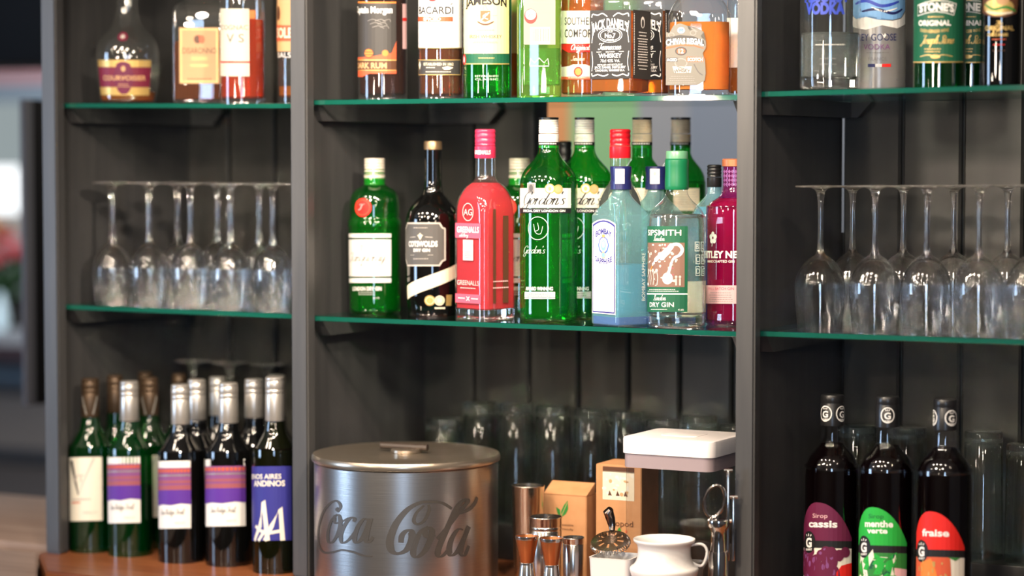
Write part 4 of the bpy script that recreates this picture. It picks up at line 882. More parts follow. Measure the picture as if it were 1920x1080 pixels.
it.body([(40, 185), (44, 182), (45, 174), (45, -28), (42, -40), (30, -52), (20, -62), (17, -84)], GREENG); it.fill(-10, GSPIRIT, 3, 10); necktop(it, 18.5, -128, -82, GREENG and paint('cap_green', (0.02, 0.12, 0.05), 0.35))
a, w = span(-43, 40, 45); h = w / 2; L = Lab(); L.rect(-h, -22, h, 101, 'yellow', 0)
L.text('JAMESON', 0, 2, 14, 'black', 88, .035, 0, 5).poly([(-9, 21), (9, 21), (9, 38), (0, 42), (-9, 38)], 'brick', 1).line([(-7, 38), (7, 24)], 2.4, 'cream', 2).line([(2, 26), (-4, 32), (5, 37)], 1.8, 'cream', 3)
L.line([(-4, 20), (-3, 13), (0, 10), (2, 16), (5, 19)], 2.2, 'gold').line([(-15, 41), (-5, 46), (5, 46), (16, 41)], 3.2, 'brown', 2, 5, .5).lines(0, 30, 31, 1, 60, 'tan', .8, 0.5).text('IRISH WHISKEY', 0, 69, 6.2, 'dgrey', 64, .01).lines(0, 57, 59, 1, 44, 'tan', 1).lines(0, 79, 81, 2, 60, 'tan', .8)
L.rect(-h, 101.5, h, 119, 'green', 0).rect(-h, 119, h, 121, 'gold', 1).lines(2, 109, 111, 1, 40, 'gold', 1.8)
L.ell(-h + 2, 112, 8, 10, 'red', 2, 18).ell(-h + 2, 112, 4, 6, 'pale_pink', 3, 12)
L.build('front_label', it, 'round', a)
P = Lab(); P.text('ESTABLISHED', 0, 143, 3.6, 'emblem', 44).text('CLASSIC', 0, 149, 3.6, 'emblem', 44); P.build('printed_text', it, 'round', -2)
it = Item('whiskey_bottle', 950, 184, 0.19, zMT, 'amber bottle seen as a thin strip between the two green bottles', 'bottle', GT)
it.body([(34, 184), (37, 181), (37, 10), (32, -12), (18, -34), (16, -70)], CLEAR); it.fill(100, AMBER, 3, 8); necktop(it, 17, -110, -68, BLACKC)
L = Lab(); L.rect(-30, -5, 30, 100, 'tan', 0); L.build('front_label', it, 'round', 0)
it = Item('gin_bottle', 1011, 184, 0.08, zMT, 'pale green square shouldered bottle turned with its silver back label forward', 'bottle', GT)
S = [(184, 38, 30, 14), (181, 41, 33, 16), (174, 41.5, 34, 16), (-6, 41.5, 34, 16), (-20, 36, 30, 18), (-32, 22, 22, 18), (-44, 18, 18, 17.8), (-80, 17, 17, 16.8)]
it.sq('glass_body', S, PALEG); it.sqfill(S, 92, liquid('spirit_in_pale_green', (0.8, 0.98, 0.78), 0.3, (0.16, 0.34, 0.16)), 3, 24)
necktop(it, 18.5, -125, -78, SILVERC)
L = Lab(); L.rect(-29, -30, 30, 84, 'pewter_light', 0).ell(-16, 31, 12, 14, 'red', 1, 22).ell(-16, 28, 10, 10, 'pale_pink', 2, 18).text('AT', -16, 30, 6, 'brick', None, 0, 0, 0, 3).rect(-17, 51, 20, 83, 'stone', 1)
rd = random.Random(3); u = -14
while u < 17: wd_ = rd.choice([1, 1.6, 2.4]); L.rect(u, 54, u + wd_, 78, 'grey', 2); u += wd_ + rd.choice([1, 1.6])
L.lines(4, 2, 24, 5, 44, 'grey', 1)
L.build('back_label', it, 'flat', hd=34)
E = Lab(); E.rect(-34, 114, 34, 144, 'emblem', 0) if False else E.line([(-18, 122), (-16, 110), (-9, 118), (0, 109), (9, 118), (16, 110), (18, 122)], 1.6, 'emblem', 1, 1, 0, 0, False); E.line([(-18, 124), (18, 124)], 1.6, 'emblem', 1); E.build('embossed_crown', it, 'flat', hd=34)
it = Item('liqueur_bottle', 1092, 182, 0.142, zMT, 'amber liqueur bottle with cream label and red banner beside the black labelled square one', 'bottle', GT)
it.body([(38, 182), (41, 179), (42, 172), (42, 0), (38, -14), (26, -30), (18, -44), (16, -80)], CLEAR); it.fill(-6, AMBER, 3, 8); necktop(it, 17.5, -125, -78, BLACKC)
L = Lab(); L.rect(-46, 21, 46, 82, 'ivory', 0).text('SOUTHERN', 2, 40, 14, 'black', 66, .01).text('COMFORT', 0, 63, 15, 'black', 62, .01)
L.poly([(-40, 83), (40, 83), (40, 92), (22, 99), (10, 97), (0, 101), (-10, 97), (-22, 99), (-40, 92)], 'red', 1).pen('Original', -17, 94, 5.5, 'white', .2, .5, .3, 2).pen('Sincere', -16, 114, 4.5, 'cream', .14, .5)
L.poly([(-46, 126), (-20, 124), (-12, 121), (12, 121), (20, 124), (46, 126), (46, 143), (-46, 143)], 'ivory', 0).rect(-46, 143, 46, 148, 'brick', 0).ell(-2, 134, 8.5, 9, 'red', 1, 18).ell(-2, 134, 6, 6.5, 'orange', 2, 16).lines(0, 145, 146, 1, 60, 'cream', 1)
L.build('front_label', it, 'round', -8)
# square black labelled whiskeys, fronts along the shelf
def square_whiskey(px, Y, label, base, front=True):
    it = Item('whiskey_bottle', px, base, Y, zMT, label, 'bottle', GT, world=0.0)
    S = [(base, 40, 40, 5), (base - 3, 43, 43, 6), (base - 10, 43.5, 43.5, 6), (base - 10, 43.5, 43.5, 6), (8, 43.5, 43.5, 7), (8, 43.5, 43.5, 7), (-6, 40, 40, 14), (-16, 26, 26, 20), (-24, 18, 18, 17.8), (-60, 16, 16, 15.8)]
    it.sq('glass_body', S, CLEAR); it.sqfill(S, 24, AMBER, 3, 10); necktop(it, 17, -96, -58, BLACKC)
    L = Lab(); L.rect(-42, 19, 42, 146, 'black', 0)
    L.line([(-38, 32), (-36, 26), (-26, 28), (-16, 25), (-6, 31)], 2, 'white', 1).line([(38, 32), (36, 26), (26, 28), (16, 25), (6, 31)], 2, 'white', 1).line([(-38, 136), (-36, 141), (-26, 138), (-14, 141), (-4, 138)], 2, 'white', 1).line([(38, 136), (36, 141), (26, 138), (14, 141), (4, 138)], 2, 'white', 1).line([(-38, 40), (-36, 60), (-38, 80)], 1.2, 'white', 1).line([(38, 40), (36, 60), (38, 80)], 1.2, 'white', 1).line([(-38, 96), (-36, 116), (-38, 132)], 1.2, 'white', 1).line([(38, 96), (36, 116), (38, 132)], 1.2, 'white', 1)
    L.text("JACK DANIEL'S", 0, 43, 17, 'white', 74, .025, 0, 10, 2).ringe(0, 66, 25, 14, 1.4, 'white', 1, 32).ringe(0, 66, 21, 11, 1.2, 'white', 1, 32).text('OLD', 0, 59, 3.6, 'white').text('No.7', 0, 66.5, 8, 'white', 22, .03).text('BRAND', 0, 74, 3, 'white')
    L.pen('Tennessee', -25, 93, 6.4, 'white', .22, .55, .2, 2, .98).text('SOUR MASH', 0, 97, 2.6, 'white', 18).line([(-28, 97), (-18, 97)], 1.2, 'white').line([(18, 97), (28, 97)], 1.2, 'white').text('WHISKEY', 0, 104, 8, 'white', 48, .03).text('70cl 40% Vol.', 0, 113.5, 6, 'white', 40).text('DISTILLED AND BOTTLED BY', 0, 121, 3.2, 'white', 52).text('JACK DANIEL DISTILLERY', 0, 125.5, 4, 'white', 64, .02).text('LYNCHBURG, TENNESSEE U.S.A.', 0, 131, 3.4, 'white', 60, .02)
    L.build('front_label', it, 'flat', hd=43.5)
    T = Lab(); T.rect(-38, 19, 40, 146, 'char', 0).rect(-36, 22, -33, 140, 'dgrey', 1)
    for i in range(38): T.rect(-35.5, 26 + i * 3, -31.5, 27.8 + i * 3, 'white', 2)
    T.ell(4, 41, 9, 11, 'white', 1, 18).ell(4, 43, 5, 8, 'char', 2, 12); T.lines(4, 60, 66, 2, 44, 'white', 2, 2, 7); T.lines(4, 72, 116, 10, 52, 'white', 2, 2, 5); T.lines(4, 122, 128, 2, 44, 'white', 1.6, 2, 2)
    T.build('side_label', it, 'flat', hd=43.5, side=90)
    return it
square_whiskey(1163, 0.08, 'square whiskey bottle with black label and white lettering, standing forward', 178.5)
square_whiskey(1222, 0.19, 'black labelled square whiskey bottle half hidden behind its twin', 178)
it = Item('whisky_bottle', 1311, 178, 0.09, zMT, 'broad shouldered golden whisky bottle with silver crest label', 'bottle', GT)
S = [(178, 54, 36, 30), (175, 57.5, 39, 34), (168, 58.5, 40, 36), (40, 58.5, 40, 36), (22, 55, 39, 36), (8, 48, 36, 34), (-4, 38, 32, 30), (-16, 26, 25, 24), (-28, 19, 19, 18.8), (-70, 17, 17, 16.8)]
it.sq('glass_body', S, CLEAR, k=9); it.sqfill(S, 43, GOLDS, 3.4, 12, k=9); necktop(it, 19, -110, -68, SILVERC)
it.prof = [(58, 0), (58, 300)]
L = Lab(); L.poly([(-36, 60), (-30, 62), (-22, 48), (-10, 44), (2, 48), (8, 58), (20, 52), (34, 60), (28, 68), (38, 78), (38, 90), (32, 100), (36, 112), (38, 136), (36, 150), (24, 158), (-36, 158)], 'pewter', 0)
L.poly([(-36, 70), (-10, 66), (14, 68), (34, 76), (36, 86), (14, 80), (-10, 80), (-36, 86)], 'char', 1).text('CHIVAS REGAL', -1, 77, 10.5, 'white', 70, .04, 0, 3).poly([(-36, 88), (-8, 83), (16, 84), (34, 90), (34, 92), (16, 87), (-8, 86), (-36, 92)], 'brick', 2)
L.ell(-8, 57, 7, 6, 'sky', 1, 14).text('M', -8, 57, 6, 'navy').ell(-8, 96, 11, 8, 'char', 1, 18).ell(-8, 96, 8, 5.5, 'brick', 2, 16).text('12', -8, 96, 8, 'white', None, .02, 0, 0, 3)
L.rect(-36, 108, -14, 116, 'dgrey', 1).text('AGED', -25, 112, 5, 'white').poly([(2, 106), (34, 108), (34, 116), (2, 116)], 'brick', 1).text('SCOTCH', 18, 111.5, 6, 'white', 28, .03).ringe(-8, 118, 12, 9, 2, 'grey', 1, 20).text('WHISKY', -6, 131, 7, 'dgrey', 30, .04, 0, 3).poly([(-24, 124), (12, 124), (10, 136), (-20, 136)], 'stone', 1).line([(16, 120), (24, 134), (32, 140)], 2, 'dgrey').lines(-6, 142, 154, 4, 56, 'grey', 1).line([(10, 52), (22, 60)], 2, 'grey').ringe(-26, 66, 6, 5, 1.4, 'grey', 1, 14).ringe(14, 62, 6, 5, 1.4, 'grey', 1, 14)
L.build('crest_label', it, 'flat', hd=40, uoff=-26)
it = Item('whisky_bottle', 1402, 177, 0.19, zMT, 'amber bottle with white label at the right end, mostly behind the upright', 'bottle', GT)
it.body([(36, 177), (39, 174), (39, 10), (34, -12), (18, -34), (16, -70)], CLEAR); it.fill(126, AMBER, 3, 8); necktop(it, 17, -110, -68, BLACKC)
L = Lab(); L.rect(-36, 34, 20, 126, 'white', 0); L.build('front_label', it, 'round', -40)

# ---- right bay
it = Item('vodka_bottle', 1556, 168, 0.090, zRT, 'clear vodka bottle with blue printed lettering, partly empty', 'bottle', GR)
it.body([(48, 168), (54, 164), (56, 156), (56.5, 120), (56.5, -40), (53, -54), (40, -62), (24, -68), (21, -84)], CLEAR); it.fill(63, WATER, 3.4, 24)
it.turn('glass_base', [(50, 166), (53, 162), (53, 146), (46, 144), (.5, 142)], crystal('bottle_base_glass'), 12, True, True, 1); necktop(it, 22, -118, -82, SILVERC)
L = Lab(); L.text('ABSOLUT', 0, -6, 19, 'blue', 92, .06, 0, 0, 1).text('VODKA', -2, 16, 20, 'blue', 78, .06, 0, 0, 1); L.build('printed_text', it, 'round', -10)
E = Lab(); E.lines(0, 84, 86, 1, 76, 'gum', 2, 0).lines(-4, 110, 120, 2, 40, 'grey', 1.2, 0, 3); E.build('embossed_text', it, 'round', 0)
it = Item('vodka_bottle', 1648, 166, 0.172, zRT, 'frosted white vodka bottle with blue picture and small flag', 'bottle', GR)
it.body([(44, 166), (48, 163), (49, 156), (49, -30), (46, -46), (30, -64), (20, -84), (17, -110)], FROST); it.fill(0, WATER, 3.2, 8); necktop(it, 18.5, -150, -108, SILVERC)
a, w = span(-48, 47, 49); L = Lab()
L.poly([(-66, -30), (66, -30), (66, 20), (50, 34), (30, 38), (4, 36), (-20, 30), (-46, 36), (-66, 28)], 'sky', 0)
L.line([(-50, 8), (-20, 2), (10, 12), (44, 4)], 6, 'blue', 1, 6, .5).line([(-30, 22), (0, 18), (30, 26), (54, 18)], 5, 'navy', 1, 6, .5).line([(-54, -6), (-10, -10), (40, -4)], 5, 'white', 1, 6, .6).line([(-10, 14), (14, 22), (40, 16)], 3, 'white', 1, 6, .6)
L.poly([(-66, 30), (-46, 36), (-20, 32), (4, 38), (30, 40), (50, 36), (66, 24), (66, 46), (40, 54), (10, 48), (-20, 56), (-66, 50)], 'white', 1)
L.text('GREY GOOSE', -6, 70, 13, 'navy', 88, 0).text('VODKA', 0, 88, 10, 'plum', 50, 0).lines(2, 99, 100, 1, 56, 'grey', 1.4).text('FRANCE', 2, 110, 6.5, 'grey', 34)
L.rect(-16, 118.5, -2, 124, 'navy', 2).rect(-2, 118.5, 10, 124, 'white', 2).rect(10, 118.5, 27, 124, 'red', 2).text('70cl', 42, 146, 3.5, 'grey').poly([(8, 62), (14, 72), (18, 66), (15, 63), (13, 67)], 'white', 3)
L.build('printed_design', it, 'round', -6)
def ginger(px, Y, label):
    it = Item('wine_bottle', px, 163, Y, zRT, label, 'bottle', GR)
    it.body([(44, 163), (48, 160), (48.5, 152), (48.5, -20), (45, -38), (30, -60), (19, -84), (17, -110)], WINEG); it.fill(-20, liquid('ginger_wine', (0.05, 0.03, 0.01), 0.4, (0.015, 0.02, 0.01)), 3, 8); necktop(it, 18.5, -150, -108, paint('cap_gold', (0.5, 0.34, 0.1), 0.35, 0.6))
    a, w = span(-48, 42, 48.5); h = w / 2; L = Lab(); L.rect(-h, -20, h, 115, 'green', 0).rect(-h, 115, h, 117, 'gold', 1)
    L.poly([(-40, 10), (-20, 4), (0, 1), (20, 2), (40, 8), (34, 30), (16, 25), (0, 23), (-16, 25), (-40, 31)], 'white', 1).poly([(-39, 11.5), (-20, 5.5), (0, 2.5), (20, 3.5), (38, 9), (33, 28.5), (16, 23.5), (0, 21.5), (-16, 23.5), (-39, 29.5)], 'dgreen', 2).text("STONE'S", 0, 13, 14, 'white', 68, .05, 0, 4, 3)
    L.lines(0, 32, 33, 1, 40, 'gold', 1.4).text('ORIGINAL', -4, 43.5, 9.5, 'white', 64, .035).text('GREEN GINGER WINE', -4, 59, 6, 'gold', 56, .01, 0, -3).pen('Joseph Stone', -30, 82, 8, 'gold', .18, .6, .35, 2, .8).lines(-6, 92, 97, 2, 42, 'gold', 1.6).line([(-32, 106), (-14, 103), (0, 106), (14, 103), (32, 106)], 1.6, 'gold').ell(0, 106, 9, 3.5, 'gold', 3, 14).ell(0, -12, 20, 14, 'gold', 1, 18)
    L.build('front_label', it, 'round', a + 2)
ginger(1761, 0.09, 'dark bottle with green label and white banner, front one of the pair')
ginger(1821, 0.185, 'green labelled dark bottle half hidden behind its twin')
it = Item('cream_liqueur_bottle', 1876, 160, 0.075, zRT, 'black cream liqueur bottle with brown and gold picture label', 'bottle', GR)
it.body([(34, 160), (37, 157), (38, 150), (38, 0), (36, -20), (26, -40), (18, -54), (15, -84)], BLACKG); necktop(it, 16.5, -124, -82, paint('cap_gold', (0.5, 0.34, 0.1), 0.35, 0.6))
L = Lab(); L.poly([(-38, -30), (38, -30), (38, 10), (34, 26), (10, 33), (-16, 32), (-38, 24)], 'brown', 0).ell(-2, 14, 30, 16, 'gold', 1, 22).line([(-30, 8), (-10, 18), (12, 14), (32, 22)], 5, 'leaf', 2, 5, .6).line([(-26, 22), (0, 26), (26, 24)], 4, 'cream', 2, 5, .6).ell(6, 2, 12, 8, 'tan', 2, 14)
L.pen('The', -6, 47, 4, 'gold', .2, .4).text('ORIGINAL', 0, 53, 8.5, 'gold', 56, .02).pen('Irish Cream', -25, 68, 5, 'gold', .18, .5, .25, 2, .95).lines(0, 74, 75, 1, 34, 'brick', 1.6).lines(0, 84, 85, 1, 28, 'red', 1.6).lines(0, 95, 96, 1, 30, 'brown', 1.4)
L.build('front_label', it, 'round', -6)
# ------------------------------------------------------------------ upturned wine glasses
CRYS = crystal('wine_glass_crystal', (1, 1, 1), 1.5, 0.0, 0.0035, 0.3); FOOTG = crystal('wine_glass_stem', (1, 1, 1), 1.5, 0.0, 0.03); FOOTD = crystal('wine_glass_foot', (1, 1, 1), 1.5, 0.0, 0.14)  # film on the foot paints the bright line of lit glass
zLM = lambda X, Y: SHELF['LM'](X); zRM = lambda X, Y: SHELF['RM'](X)
zC = lambda X, Y: ZC; zSTEP = lambda X, Y: ZC + RISE + 0.0004
def wine_glass(px, Y, zf, base, top, rr, rb, rf, label, group, ybul=None, ystem=None):
    """upside down: rim on the shelf at row `base`, foot at row `top`"""
    it = Item('wine_glass', px, base, Y, zf, label, 'wine glass', group); H = base - top
    yb = base - .31 * H; ys = base - .535 * H; w = 0.9
    out = [(rr, base), (rr + (rb - rr) * .6, base - .14 * H), (rb, yb), (rb * .93, base - .37 * H), (rb * .76, base - .437 * H), (rb * .48, base - .492 * H), (rb * .22, base - .522 * H), (7, ys - 3)]
    inn = [(2, ys + .028 * H), (rb * .42, base - .478 * H), (rb * .74 - w, base - .427 * H), (rb * .92 - w, base - .365 * H), (rb - w, yb), (rr + (rb - rr) * .6 - w, base - .14 * H), (rr - w, base)]
    prof = spline([(float(a), float(it.h(b))) for a, b in out], 5) + spline([(float(a), float(it.h(b))) for a, b in inn], 5)
    bm = bmesh.new(); k = 9; secs = round_secs([(max(r, .3) * it.s, z * it.s) for r, z in prof])
    loft_into(bm, secs, k, False, False)
    bm.verts.ensure_lookup_table(); n = 4 * k
    m = len(bm.verts); a0 = list(bm.verts)[:n]; a1 = list(bm.verts)[m - n:]
    for i in range(n): bm.faces.new((a0[i], a1[i], a1[(i + 1) % n], a0[(i + 1) % n]))
    # close the little stem end between the outer and inner wall
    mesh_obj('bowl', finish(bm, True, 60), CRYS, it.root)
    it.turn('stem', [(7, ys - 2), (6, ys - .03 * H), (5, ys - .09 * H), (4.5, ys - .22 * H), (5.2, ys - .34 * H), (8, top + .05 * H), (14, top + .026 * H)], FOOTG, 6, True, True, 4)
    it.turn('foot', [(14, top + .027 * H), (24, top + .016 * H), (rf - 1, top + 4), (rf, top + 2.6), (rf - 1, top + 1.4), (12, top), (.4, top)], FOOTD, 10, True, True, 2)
    return it
GW = 'wine glasses upside down on the left shelf'; GX = 'wine glasses upside down on the right shelf'
order = ['first', 'second', 'third', 'fourth', 'fifth']
for i, px in enumerate([211, 281, 358, 433, 512]):
    wine_glass(px, 0.085, zLM, 580 + i * 1.5, 340 + i * .8, 31, 37.5, 35.5, 'upturned wine glass, %s from the left in the front row of the left bay' % order[i], GW)
for i, px in enumerate([334, 409, 487]):
    wine_glass(px, 0.19, zLM, 576 + i * 1.5, 341 + i * .8, 31, 37.5, 35.5, 'upturned wine glass in the left bay, %s from the left of the back row' % order[i], GW)
for i, px in enumerate([1537, 1639, 1736, 1834, 1932]):
    wine_glass(px, 0.09, zRM, 620 + i * 1.5, 347 - i * .4, 41, 47.3, 46.5, 'upturned wine glass, %s from the left in the front row of the right bay' % order[i], GX)
for i, px in enumerate([1597, 1692, 1786, 1887]):
    wine_glass(px, 0.205, zRM, 611 + i * 1.5, 347 - i * .4, 39, 45, 44, 'upturned wine glass in the right bay, %s from the left of the back row' % order[i], GX)
for i, px in enumerate([363, 432, 501]):
    wine_glass(px, 0.354, zSTEP, 945 + i * 6, 673 + i * 3, 30, 37, 34, 'tall upturned wine glass behind the wine bottles, %s from the left' % order[i], 'tall wine glasses behind the wine bottles')

# ------------------------------------------------------------------ wine bottles on the counter, left
GWB = 'wine bottles on the counter'
def wine_bottle(px, base, top, Y, label, r, rcap, capm, kind, ycap, ysh, glass=WINEG):
    it = Item('wine_bottle', px, base, Y, zC, label, 'bottle', GWB)
    it.body([(r - 6, base), (r - 1, base - 3), (r, base - 9), (r, ysh + 42), (r - 2, ysh + 28), (r * .74, ysh + 12), (r * .52, ysh - 4), (rcap + .6, ysh - 22), (rcap - .6, ycap - 8), (rcap - 1.2, top + 12)], glass, k=10)
    it.fill(ysh + (98 if glass is WINEG else 22), DARKWINE, 2.5, 8, k=9)
    yb = top + (ycap - top) * .38
    c = it.turn('capsule' if kind != 'V' else 'cork_capsule', [(rcap, ycap), (rcap + .4, ycap - 1), (rcap - .2, yb + 2), (rcap - .9, yb), (rcap - .2, yb - 2), (rcap, yb - 6), (rcap - .8, yb - 8), (rcap, yb - 10), (rcap, top + 9), (rcap - .8, top + 7), (rcap - .3, top + 5), (rcap - .6, top + 2), (rcap - 2.5, top), (.3, top)], capm, 9, True, True, 1)
    yl = ysh + 60
    return it, c
def ridge_label(it, y0, y1, th, w=74, half=False):
    L = Lab(); H = y1 - y0; h = w / 2
    L.rect(-h, y0, h, y1, 'white', 0).rect(-h, y0 + .10 * H, h, y0 + .46 * H, 'plum', 1).rect(-h, y0 + .12 * H, h, y0 + .17 * H, 'rose', 2).rect(-h, y0 + .29 * H, h, y0 + .33 * H, 'rose', 2).rect(-h, y0 + .36 * H, h, y0 + .44 * H, 'rose', 2)
    for i in range(12): L.rect(-h + i * w / 12, y0 + .12 * H, -h + (i + .5) * w / 12, y0 + .17 * H, 'brick', 3)
    L.rect(-h, y0 + .205 * H, h, y0 + .225 * H, 'silver', 2)
    L.poly([(-h, y0 + .43 * H), (h, y0 + .43 * H), (h, y0 + .645 * H), (h * .5, y0 + .63 * H), (0, y0 + .655 * H), (-h * .5, y0 + .64 * H), (-h, y0 + .66 * H)], 'purple', 3)
    L.pen('Sea Ridge Trail', -26, y0 + .79 * H, 5.2, 'grey', .16, .4, .1, 2, .78).text('MERLOT', 16, y0 + .92 * H, 4, 'stone', 20)
    L.build('front_label', it, 'round', th)
def vee_label(it, y0, y1, th, capsule):
    L = Lab(); H = y1 - y0; h = 39
    L.rect(-h, y0, h, y1, 'ivory', 0).poly([(-30, y0 + 6), (-20, y0 + 6), (-6, y0 + .58 * H), (-8, y0 + .6 * H)], 'dgrey', 1).poly([(-6, y0 + .58 * H), (-8, y0 + .6 * H), (20, y0 + 2), (26, y0 + 2)], 'gum', 1).text('VT', -8, y0 + .33 * H, 14, 'stone', 26, 0, 0, 0, 2).lines(-4, y0 + .66 * H, y0 + .68 * H, 1, 56, 'stone', 3).lines(-14, y0 + .71 * H, y0 + .72 * H, 1, 28, 'brick', 3).text('MERLOT', 16, y0 + .87 * H, 4.5, 'stone', 26)
    L.build('front_label', it, 'round', th)
    K = Lab(); K.line([(-15, 742), (-6, 776)], 3, 'silver', 1, 1, 0, 0, False).line([(15, 742), (6, 776)], 3, 'silver', 1, 1, 0, 0, False); pr = it.prof; it.prof = [(17.9, 0), (17.9, 900)]; K.build('neck_label', it, 'round', -5, capsule); it.prof = pr
BRASS = paint('capsule_brown', (0.10, 0.065, 0.04), 0.35, 0.6)
it, c = wine_bottle(172, 1037, 708, 0.062, 'wine bottle with brown cap and cream V label, leftmost on the counter', 41, 16.5, BRASS, 'V', 780, 808); vee_label(it, 856, 976, span(-40.5, 22, 41)[0], c)
it, c = wine_bottle(283, 1028, 706, 0.142, 'wine bottle with brown cap behind the two leftmost purple labels', 40, 16, BRASS, 'V', 777, 805); vee_label(it, 853, 970, -16, c)
it, c = wine_bottle(218, 1022, 702, 0.134, 'brown capped wine bottle in the second row, behind the leftmost two', 34, 15, BRASS, 'B', 772, 802)
it, c = wine_bottle(275, 1018, 696, 0.213, 'brown capped wine bottle furthest back between the others', 36, 14, BRASS, 'B', 764, 796)
it, c = wine_bottle(245, 1046, 713, 0.062, 'wine bottle with silver cap and purple banded label, second from the left', 42, 17.5, SILVERC, 'S', 787, 812); ridge_label(it, 856, 980, span(-41.5, 23, 42)[0])
it, c = wine_bottle(341, 1055, 719, 0.05, 'wine bottle with purple banded label in the middle of the front row', 43.5, 18, SILVERC, 'S', 793, 818, BLACKG); ridge_label(it, 863, 990, span(-43, 22, 43.5)[0])
it, c = wine_bottle(338, 1020, 699, 0.218, 'brown capped wine bottle behind the middle purple label', 36, 14, BRASS, 'B', 768, 800)
it, c = wine_bottle(371, 1036, 710, 0.127, 'silver capped wine bottle behind the gap between two purple labels', 40, 17, SILVERC, 'S', 785, 812, BLACKG); L = Lab(); L.rect(-36, 860, 36, 982, 'ivory', 0); L.build('front_label', it, 'round', -10)
it, c = wine_bottle(410, 1026, 705, 0.203, 'silver capped wine bottle behind the rightmost purple label', 38, 16, SILVERC, 'S', 777, 806, BLACKG)
it, c = wine_bottle(430, 1052, 716, 0.06, 'wine bottle with purple banded label beside the blue labelled bottle', 44, 18, SILVERC, 'S', 791, 818, BLACKG); ridge_label(it, 860, 986, span(-43.4, 33, 44)[0], 92)
it, c = wine_bottle(478, 1034, 709, 0.142, 'silver capped wine bottle behind and left of the blue labelled bottle', 40, 17.5, SILVERC, 'S', 781, 808, BLACKG)
it, c = wine_bottle(520, 1040, 702, 0.225, 'silver capped wine bottle right behind the blue labelled bottle', 38, 17, SILVERC, 'S', 778, 806, BLACKG)
it, c = wine_bottle(517, 1074, 705, 0.037, 'wine bottle with deep blue label and white lettering beside the second upright', 43, 18, SILVERC, 'S', 787, 815, shell('olive_bottle_glass', (0.10, 0.16, 0.02), 0.2, (0.03, 0.035, 0.006)))
a, w = span(-42.8, 24, 43); h = w / 2 + 6; L = Lab(); L.rect(-h, 873, h, 1013, 'indigo', 0).text('BUENOS AIRES', -14, 892, 9, 'ivory', 84, .02).text('ANDINOS', 2, 905, 10.5, 'ivory', 66, .03)
L.line([(-30, 1013), (-14, 985), (-6, 938), (2, 1013)], [7, 8, 9, 9], 'ivory', 2, 3, 0, 0, False).line([(-4, 1013), (10, 985), (26, 952), (30, 1013)], [7, 8, 9, 9], 'ivory', 2, 3, 0, 0, False).line([(-26, 985), (-2, 998), (30, 994)], 6, 'ivory', 3).line([(-18, 1013), (0, 990)], 6, 'ivory', 3)
L.build('front_label', it, 'round', a + 3)

